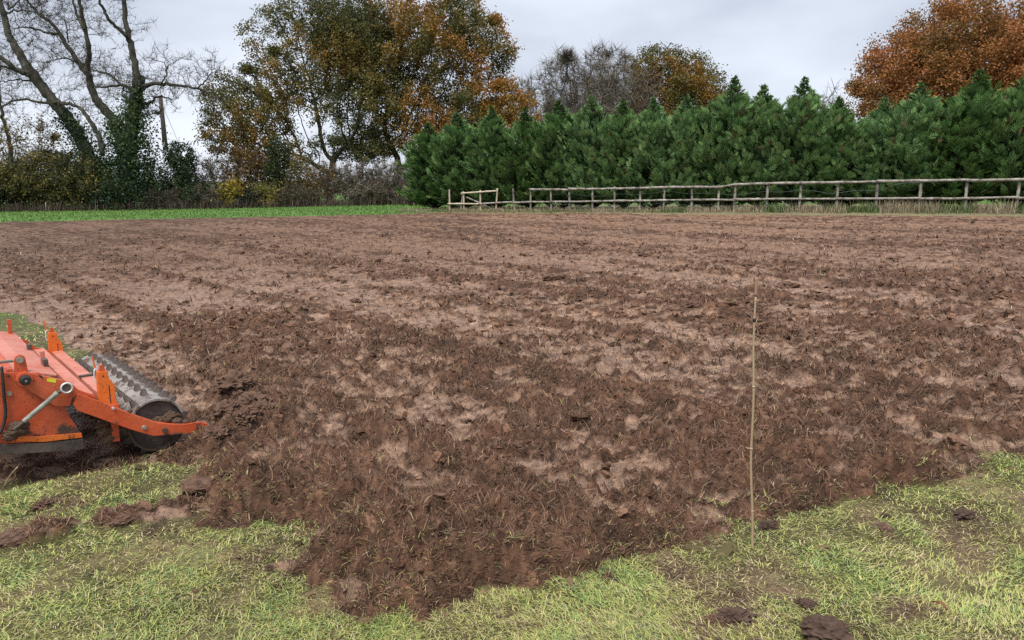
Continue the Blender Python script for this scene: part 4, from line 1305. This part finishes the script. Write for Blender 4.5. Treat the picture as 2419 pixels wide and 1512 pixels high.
def bolt(zx, zy, v, r, par, mat='galv'):
    x, z = zp(zx, zy, v)
    return cyl('bolt', (x, v + .002, z), (x, v - .012, z), r, mat, par, 6, r * .92, .0)

# roller: drum with open ends, recessed discs, axle, rows of studs
WID = 1.70
drum_pts = []
bm = bmesh.new()
K = 56
rings = [(ROLL_R - .012, .03), (ROLL_R - .012, .0), (ROLL_R, .0), (ROLL_R, WID), (ROLL_R - .012, WID), (ROLL_R - .012, WID - .03)]
vs = [[bm.verts.new((r * math.cos(2 * math.pi * i / K), v, ROLL_R + r * math.sin(2 * math.pi * i / K))) for i in range(K)] for r, v in rings]
for a, b in zip(vs[:-1], vs[1:]):
    for i in range(K):
        bm.faces.new((a[i], a[(i + 1) % K], b[(i + 1) % K], b[i]))
roller = from_bm('roller', bm, 'steel', mach)
for v in (.028, WID - .028):
    d = cyl('end_disc', (0, v - .004, ROLL_R), (0, v + .004, ROLL_R), ROLL_R - .0125, 'steel_dark', roller, 56)
cyl('axle', (0, -.05, ROLL_R), (0, WID + .05, ROLL_R), .024, 'steel_dark', roller, 16)
bm = bmesh.new()
L_, Wd, Hh = .034, .019, .036
bs = [bm.verts.new(p) for p in ((-Wd, -L_, -.004), (Wd, -L_, -.004), (Wd, L_, -.004), (-Wd, L_, -.004))]
tp = [bm.verts.new(p) for p in ((-Wd * .1, -L_ * .45, Hh), (Wd * .8, -L_ * .45, Hh), (Wd * .8, L_ * .45, Hh), (-Wd * .1, L_ * .45, Hh))]
bm.faces.new(tp)
for i in range(4):
    bm.faces.new((bs[i], bs[(i + 1) % 4], tp[(i + 1) % 4], tp[i]))
bmesh.ops.recalc_face_normals(bm, faces=bm.faces)
stud_me = bpy.data.meshes.new('stud')
bm.to_mesh(stud_me)
bm.free()
stud_me.materials.append(M['steel_dark'])
for row in range(12):
    for j in range(11):
        th = 2 * math.pi * row / 12 + .15
        v = .08 + j * .15 + (.075 if row % 2 else 0)
        if v > WID - .04:
            continue
        s = obj('stud', stud_me, None, roller)
        n = Vector((math.cos(th), 0, math.sin(th)))
        t = Vector((0, 1, 0))
        s.matrix_local = Matrix.Translation(Vector((0, v, ROLL_R)) + n * ROLL_R) @ Matrix((t.cross(n), t, n)).transposed().to_4x4()

# side arm that carries the roller and ends in a scraper tail
arm_pts = Z([(612, 768), (720, 806), (870, 862), (1000, 915), (1110, 955), (1220, 990), (1330, 1000), (1430, 1000), (1540, 984), (1612, 998), (1600, 1050), (1440, 1075), (1190, 1092), (1040, 1050), (900, 1003), (740, 945), (596, 893), (574, 852), (590, 800)], -.06)
arm = plate('side_arm', arm_pts, -.075, -.030, 'orange_arm')
bolt(1120, 1030, -.075, .0135, arm)
bolt(1280, 1050, -.075, .016, arm, 'steel_dark')
bolt(880, 880, -.075, .008, arm, 'chrome')
bolt(900, 985, -.075, .006, arm, 'steel_dark')
arm2 = plate('side_arm', arm_pts, WID + .03, WID + .075, 'orange')

# side plates
side = plate('side_plate', Z([(-420, 640), (-380, 600), (35, 603), (300, 600), (430, 690), (500, 850), (520, 910), (628, 1070), (640, 1100), (330, 1140), (-420, 1165)]), -.014, .0, 'orange')
plate('skirt', Z([(150, 1092), (300, 1098), (634, 1070), (640, 1106), (330, 1141), (120, 1136)], -.02), -.026, -.0145, 'orange_bright', side)
skid = plate('skid', Z([(-420, 1168), (330, 1142), (642, 1108), (650, 1186), (560, 1200), (-420, 1262)]), -.022, .03, 'steel_dark')
bolt(75, 765, -.014, .013, side)
bolt(68, 630, -.014, .006, side, 'black')
plate('side_plate', Z([(-420, 640), (-380, 600), (35, 603), (300, 600), (430, 690), (500, 850), (520, 910), (628, 1070), (640, 1180), (-420, 1240)]), WID - .005, WID + .012, 'orange')
# mounting bracket over the side plate
brk = plate('bracket', Z([(124, 668), (132, 628), (158, 604), (196, 596), (238, 606), (300, 622), (400, 640), (500, 664), (556, 688), (612, 738), (742, 782), (742, 802), (606, 770), (560, 800), (545, 858), (430, 866), (378, 832), (160, 704)], -.03), -.042, -.016, 'orange')
kx, kz = zp(197, 662, -.05)
cyl('boss', (kx, -.040, kz), (kx, -.052, kz), .036, 'orange', brk, 28)
kn = cyl('rubber_cap', (kx, -.050, kz), (kx, -.085, kz), .0285, 'black', brk, 24, .022, .003)
cyl('cap_screw', (kx, -.084, kz), (kx, -.090, kz), .006, 'galv', kn, 8)
lab = plate('sticker', Z([(368, 646), (440, 654), (436, 684), (366, 674)], -.042), -.0435, -.0422, 'yellow', brk, 0)
plate('patch', Z([(296, 622), (330, 628), (336, 655), (312, 640)], -.042), -.0432, -.0422, 'black', brk, 0)
# adjusting strut with its ring eye
sx0, sz0 = zp(185, 985, -.07)
sx1, sz1 = zp(452, 762, -.07)
sx2, sz2 = zp(517, 720, -.07)
strut = cyl('adjusting_strut', (sx0, -.07, sz0), (sx1, -.07, sz1), .0130, 'galv', None, 18, None, .003)
cyl('rod', (sx1, -.07, sz1), (sx2, -.07, sz2), .011, 'steel_dark', strut, 12)
cyl('collar', (sx1 - (sx1 - sx0) * .1, -.07, sz1 - (sz1 - sz0) * .1), (sx1, -.07, sz1), .016, 'galv', strut, 18, None, .002)
cyl('rod', (sx0 - (sx1 - sx0) * .28, -.07, sz0 - (sz1 - sz0) * .28), (sx0, -.07, sz0), .009, 'steel_dark', strut, 12)
bm = bmesh.new()
k1, k2, Rm_, rm_ = 28, 8, .0265, .0055
tv = [[bm.verts.new((sx2 + (Rm_ + rm_ * math.cos(b)) * math.cos(a), -.085 + rm_ * 1.6 * math.sin(b), sz2 + (Rm_ + rm_ * math.cos(b)) * math.sin(a))) for b in np.linspace(0, 6.2832, k2, endpoint=False)] for a in np.linspace(0, 6.2832, k1, endpoint=False)]
for i in range(k1):
    for j in range(k2):
        bm.faces.new((tv[i][j], tv[(i + 1) % k1][j], tv[(i + 1) % k1][(j + 1) % k2], tv[i][(j + 1) % k2]))
from_bm('ring_eye', bm, 'chrome', strut, 0, True)
cyl('pin', (sx2, -.03, sz2), (sx2, -.088, sz2), .019, 'steel_dark', strut, 14)
# hydraulic hose down the front of the side plate
hp = [(14, 560), (22, 650), (34, 800), (44, 900), (34, 990), (0, 1070), (-60, 1120)]
hv = np.array([(zp(a, b, -.03)[0], -.03, zp(a, b, -.03)[1]) for a, b in hp])
V, F = tube_np(spline(hv, 6), np.full(6 * 6 + 1, .008), 8)
obj('hose', mesh_np('hose', V, F, smooth=True), M['black'], mach)
# cross beams
b1 = boxm('cross_beam', -.285, -.215, -.02, WID + .01, .325, .395, 'pink')
b2 = boxm('cross_beam', -.390, -.322, -.0135, WID - .01, .345, .418, 'pink')
for v in (.55,):
    boxm('clip', -.292, -.208, v, v + .03, .393, .408, 'steel_dark', b1, .002)
# hood: sloping rear face and flat top sheets
hood = plate('hood', [(-.485, .548), (-.60, .582), (-1.15, .60), (-1.15, .588), (-.60, .570), (-.492, .538)], .0, WID - .02, 'pink', None, .002)
plate('rear_panel', [(-.484, .546), (-.398, .40), (-.410, .395), (-.494, .535)], .012, WID - .03, 'pink', hood, .001)
boxm('hood_rib', -.715, -.685, .015, WID - .03, .578, .612, 'orange', hood)
boxm('hood_rib', -1.0, -.97, .015, WID - .03, .588, .62, 'orange', hood)
for x, v, h, w, mat in ((-.505, .30, .075, .035, 'pink'), (-.50, .24, .035, .06, 'steel_dark'), (-.50, .86, .03, .05, 'steel_dark'), (-.52, 1.60, .10, .02, 'orange'), (-.62, 1.62, .05, .03, 'steel_dark')):
    boxm('tab', x - .012, x + .012, v, v + w, .54, .56 + h, mat, hood, .002)
plate('tank_edge', Z([(-420, 560), (95, 590), (95, 606), (-420, 606)], .04), .02, .30, 'pink', hood, .001)
# pin bracket with threaded spring rod
pb_ = plate('pin_bracket', Z([(108, 606), (110, 500), (122, 474), (152, 462), (184, 470), (196, 486), (222, 600), (222, 606)], .02), .006, .022, 'orange')
x, z = zp(156, 505, .005)
cyl('pin', (x, -.004, z), (x, .05, z), .0165, 'galv', pb_, 18)
x1, z1 = zp(-200, 545, .03)
x2, z2 = zp(118, 512, .03)
rod = cyl('spring_rod', (x1, .035, z1), (x2, .035, z2), .006, 'galv', None, 10)
for i in range(26):
    t = i / 26
    cyl('coil', (x1 + (x2 - x1) * t, .035, z1 + (z2 - z1) * t), (x1 + (x2 - x1) * (t + .018), .035, z1 + (z2 - z1) * (t + .018)), .0095, 'galv', rod, 10)
# end plate on the far side of the hood
plate('end_plate', Z([(150, 312), (205, 320), (268, 372), (400, 408), (400, 432), (320, 430), (240, 470), (190, 400)], 1.66), 1.652, 1.668, 'orange')
# upright depth posts, near and far
def upright(v):
    p = plate('upright', [(-.300, .330), (-.210, .330), (-.212, .448), (-.238, .492), (-.240, .535), (-.292, .535), (-.296, .47)], v, v + .045, 'orange_bright')
    plate('cap', [(-.283, .5355), (-.250, .5355), (-.254, .560), (-.262, .572), (-.276, .570)], v + .008, v + .036, 'orange', p)
    plate('handle', [(-.300, .555), (-.292, .553), (-.302, .622), (-.311, .620)], v + .025, v + .033, 'orange_bright', p, .001)
    boxm('slot', -.2440, -.2395, v - .0012, v + .001, .345, .450, 'black', p, 0)
    cyl('hole', (-.266, v - .0012, .508), (-.266, v + .003, .508), .005, 'black', p, 12)
    cv = spline([(-.290, v + .02, .552), (-.306, v + .01, .545), (-.309, v + .005, .50), (-.303, v, .478)], 5)
    V, F = tube_np(np.array(cv), np.full(len(cv), .0035), 6)
    obj('lynch_pin', mesh_np('lynch_pin', V, F, smooth=True), M['chrome'], p)
    return p
upright(-.024)
upright(1.60)
plate('beam_foot', [(-.32, .30), (-.20, .30), (-.20, .335), (-.32, .335)], -.03, .03, 'orange')
for v in (0.0,):
    t = plate('depth_tine', Z([(862, 985), (918, 985), (930, 1132), (868, 1132)], .02), .005, .028, 'orange_arm')
plate('depth_tine', Z([(760, 975), (800, 985), (806, 1062), (770, 1062)], .04), .03, .05, 'orange')
# rotor hidden under the hood
rot = cyl('rotor', (-.72, .06, .24), (-.72, WID - .06, .24), .07, 'steel_dark', None, 14)
for i in range(18):
    a = i * 1.9
    v = .1 + i * .085
    c, s = math.cos(a), math.sin(a)
    cyl('blade', (-.72, v, .24), (-.72 + .2 * c, v, .24 + .2 * s), .022, 'steel_dark', rot, 6, .012)
# mud caked on the machine
def lump(nm, loc, r, seed, par, squash=(1, 1, .7), sub=2, mat='clod', colr=((.05, .03, .02), (.13, .08, .055)), amp=.35):
    rg = np.random.default_rng(seed)
    V0, F0 = ICO[sub]
    n1 = fbm(V0[:, 0] * 2.2 + seed, V0[:, 1] * 2.2 + V0[:, 2] * 1.7, seed, 4)
    n2 = vnoise(V0[:, 0] * 7 + V0[:, 2] * 5, V0[:, 1] * 7 - V0[:, 2] * 6, seed)
    V = V0 * (1 + amp * 2.2 * (n1 - .5) + amp * .9 * (n2 - .5) + rg.normal(0, amp * .16, len(V0)))[:, None] * r * np.array(squash)
    t = np.clip(n2 * .6 + rg.random(len(V0)) * .4, 0, 1)[:, None]
    cc = np.array(colr[0]) * (1 - t) + np.array(colr[1]) * t
    o = obj(nm, mesh_np(nm, V, F0, cc), M[mat], par)
    o.location = loc
    return o
for i, (zx, zy, v, r) in enumerate(((130, 1020, -.03, .035), (105, 1060, -.035, .03), (160, 1055, -.03, .035), (70, 1100, -.03, .03), (190, 1010, -.05, .022),
                                    (1290, 965, -.03, .030), (1380, 985, -.045, .028), (1440, 990, -.05, .022), (1330, 940, -.01, .035), (1500, 975, -.05, .016), (1225, 965, -.02, .022), (1010, 905, -.05, .012),
                                    (820, 1060, .02, .035), (790, 1010, .03, .03), (850, 1110, .02, .03))):
    x, z = zp(zx, zy, v)
    lump('mud_cake', (x, v, z), r, 900 + i, mach, (1.2, .7, .8))

# ------------------------------------------------------------------ bamboo cane
cb = ground_at(1777, 1298)
ct = at_y(1785, 655, cb[1])
cane = thing('bamboo_cane', 'upright thin bamboo cane with a dark tip stuck in the grass at the soil edge', 'cane', cb)
def cpt(t):
    p = cb + (ct - cb) * t
    return p + np.array([-.006 * math.sin(t * math.pi) + .003 * math.sin(t * 14), .006 * math.sin(t * 6), 0]) - cb
nodes_t = [0.0, .148, .385, .615, .84, .935, 1.0]
ts = np.linspace(-.06, .935, 60)
rad_ = np.interp(ts, [-.06, 1], [.0058, .0040]) * (1 + .16 * np.exp(-((np.min(np.abs(ts[:, None] - np.array(nodes_t)[None, 1:5]), 1)) / .006) ** 2))
V, F = tube_np(np.array([cpt(t) for t in ts]), rad_, 10)
obj('culm', mesh_np('culm', V, F, smooth=True), M['bamboo'], cane)
ts = np.linspace(.935, 1.0, 8)
V, F = tube_np(np.array([cpt(t) for t in ts]), np.linspace(.0056, .0052, 8), 10)
obj('tip', mesh_np('tip', V, F, smooth=True), M['bamboo_tip'], cane)
V, F = tube_np(np.array([cpt(t) for t in (.846, .850, .854, .858)]), [.006, .007, .007, .006], 10)
obj('tape_band', mesh_np('tape_band', V, F), M['black'], cane)
for t in (.148, .385, .615):
    V, F = tube_np(np.array([cpt(t - .003), cpt(t), cpt(t + .003)]), [.0058, .0078, .0058], 10)
    obj('node_ring', mesh_np('node_ring', V, F, smooth=True), M['bamboo'], cane)
a = cpt(.385)
V, F = tube_np(np.array([a, a + [-.016, 0, .002], a + [-.024, .002, .006]]), [.003, .0025, .001], 5)
obj('side_stub', mesh_np('side_stub', V, F), M['bamboo'], cane)

# ------------------------------------------------------------------ clods that stand out
def clod(label, px, py, r, sq, dark=False, group=None, name='soil_clod', cat='clod', amp=.55, sub=3):
    p = ground_at(px, py)
    z = surf_z(p[0], p[1])
    o = lump(name, (p[0], p[1], z + r * sq[2] * .45), r, int(px) * 7 + int(py), None, sq, sub, 'clod', ((.032, .020, .015), (.105, .066, .047)) if dark else ((.045, .026, .018), (.17, .10, .068)), amp)
    o.rotation_euler = (0, 0, (px * 13 % 628) / 100)
    return tag(o, label, cat, group)
clod('shiny black clod on the grass right beside the cane', 1815, 1252, .034, (1.25, .8, .6), True)
clod('small dark clod on the lawn beyond the black clod', 2093, 1222, .016, (1.2, .9, .7), True)
clod('flat brown scuff of soil next to the small dark clod', 2090, 1250, .026, (1.4, 1, .4))
clod('long dark clod in the lawn near the tilled corner', 2275, 1222, .040, (1.6, .9, .5), True)
clod('crescent dark clod pressed into the pale grass', 1738, 1470, .042, (1.6, .9, .55), True)
clod('brown clod stuck to the end of the crescent clod', 1690, 1476, .026, (1.2, 1, .6))
clod('dark clod sunk in a grass hole between two mounds', 1905, 1438, .028, (1.2, .9, .5), True)
clod('largest dark mound of soil and dead grass on the lawn', 1952, 1502, .058, (1.3, 1.0, .55), True)
clod('small soil lump in yellow grass beside the bare brown scuff', 2045, 1300, .012, (1.2, 1, .6), True)
clod('smooth rounded wet lump at the lawn edge behind the trail', 482, 1172, .075, (1.4, 1, .42), False, None, 'soil_clod', 'clod', .22)
clod('broken slab of mud at the open end of the mud trail', 30, 1285, .07, (1.6, .8, .45), False, None, 'soil_clod', 'clod', .3)
clod('thin slab of mud in the middle of the mud trail', 300, 1238, .05, (1.6, .8, .35), False, None, 'soil_clod', 'clod', .3)
clod('single dark clod lying on the turf above the mud trail', 105, 1200, .035, (1.3, .9, .6))
for px, py, r in ((1305, 672, .13), (1100, 569, .13), (1376, 580, .13), (1090, 714, .12), (1490, 695, .08), (350, 775, .09), (840, 715, .09), (1770, 636, .12), (1860, 690, .13), (1250, 880, .05), (1080, 890, .045),
                  (1690, 958, .06), (2160, 905, .06), (2280, 860, .06), (650, 585, .12), (905, 560, .12), (570, 600, .1), (2100, 735, .08), (1640, 745, .1), (1900, 840, .05), (2060, 570, .1), (1520, 608, .1), (720, 870, .05), (2085, 860, .05), (2340, 700, .08)):
    clod('dark clod standing proud of the tilled soil', px, py, r * .8, (1.4, .9, .5), False, 'dark clods on the tilled field', sub=2, amp=.5)
for i, (px, py, r) in enumerate(((560, 965, .10), (600, 990, .09), (630, 1015, .07), (540, 1010, .08), (585, 1040, .07), (510, 1070, .06))):
    clod('wet clod heaped up right behind the roller', px, py, r, (1.2, 1, .7), False, 'heaped clods behind the roller', sub=3, amp=.5)
clod('pale pebble in the turf of the left lawn', 462, 1762 * .7926, .013, (1.1, .9, .8), False, None, 'pebble', 'pebble', .12, 2)
# a few fallen leaves and a dry stick on the grass
for px, py, lab, c in ((2230, 1470, 'single reddish fallen leaf on the lawn', (.24, .10, .06)),):
    p = ground_at(px, py)
    t = np.linspace(0, 1, 7)
    w = np.array([0, .5, .9, 1, .75, .4, 0]) * .014
    zz = .012 * np.sin(t * 3) + .02
    V = np.concatenate([np.stack([t * .05, w, zz + .006], 1), np.stack([t * .05, -w, zz + .006], 1), np.stack([t * .05, 0 * t, zz], 1)])
    F = np.array([(14 + i, 15 + i, 1 + i, i) for i in range(6)] + [(7 + i, 8 + i, 15 + i, 14 + i) for i in range(6)])
    o = obj('fallen_leaf', mesh_np('fallen_leaf', V, F, np.tile(c, (len(V), 1)), smooth=True), M['leaf'])
    o.location = (p[0], p[1], surf_z(p[0], p[1]) + .012)
    o.rotation_euler = (.2, -.15, 2.2)
    tag(o, lab, 'leaf')
for pts, lab in (([(862, 1245), (905, 1228), (950, 1222), (990, 1236), (1010, 1255)], 'arched root loop sticking out of the tilled soil'),
                 ([(8, 1142), (25, 1122), (42, 1103)], 'dry twig leaning out of the turf before the cultivator')):
    P = []
    for i, (a, b) in enumerate(pts):
        q = ground_at(*pts[0]) if len(pts) == 3 else ground_at(a, 1250)
        P.append(at_y(a, b, q[1]))
    P = np.array(P)
    P[0][2] -= .02
    V, F = tube_np(spline(P, 5), np.full(5 * (len(pts) - 1) + 1, .0045), 6)
    c0_ = P[0].copy()
    o = obj('root', mesh_np('root', V - c0_, F, smooth=True), M['bamboo'])
    o.location = c0_
    tag(o, lab, 'root')
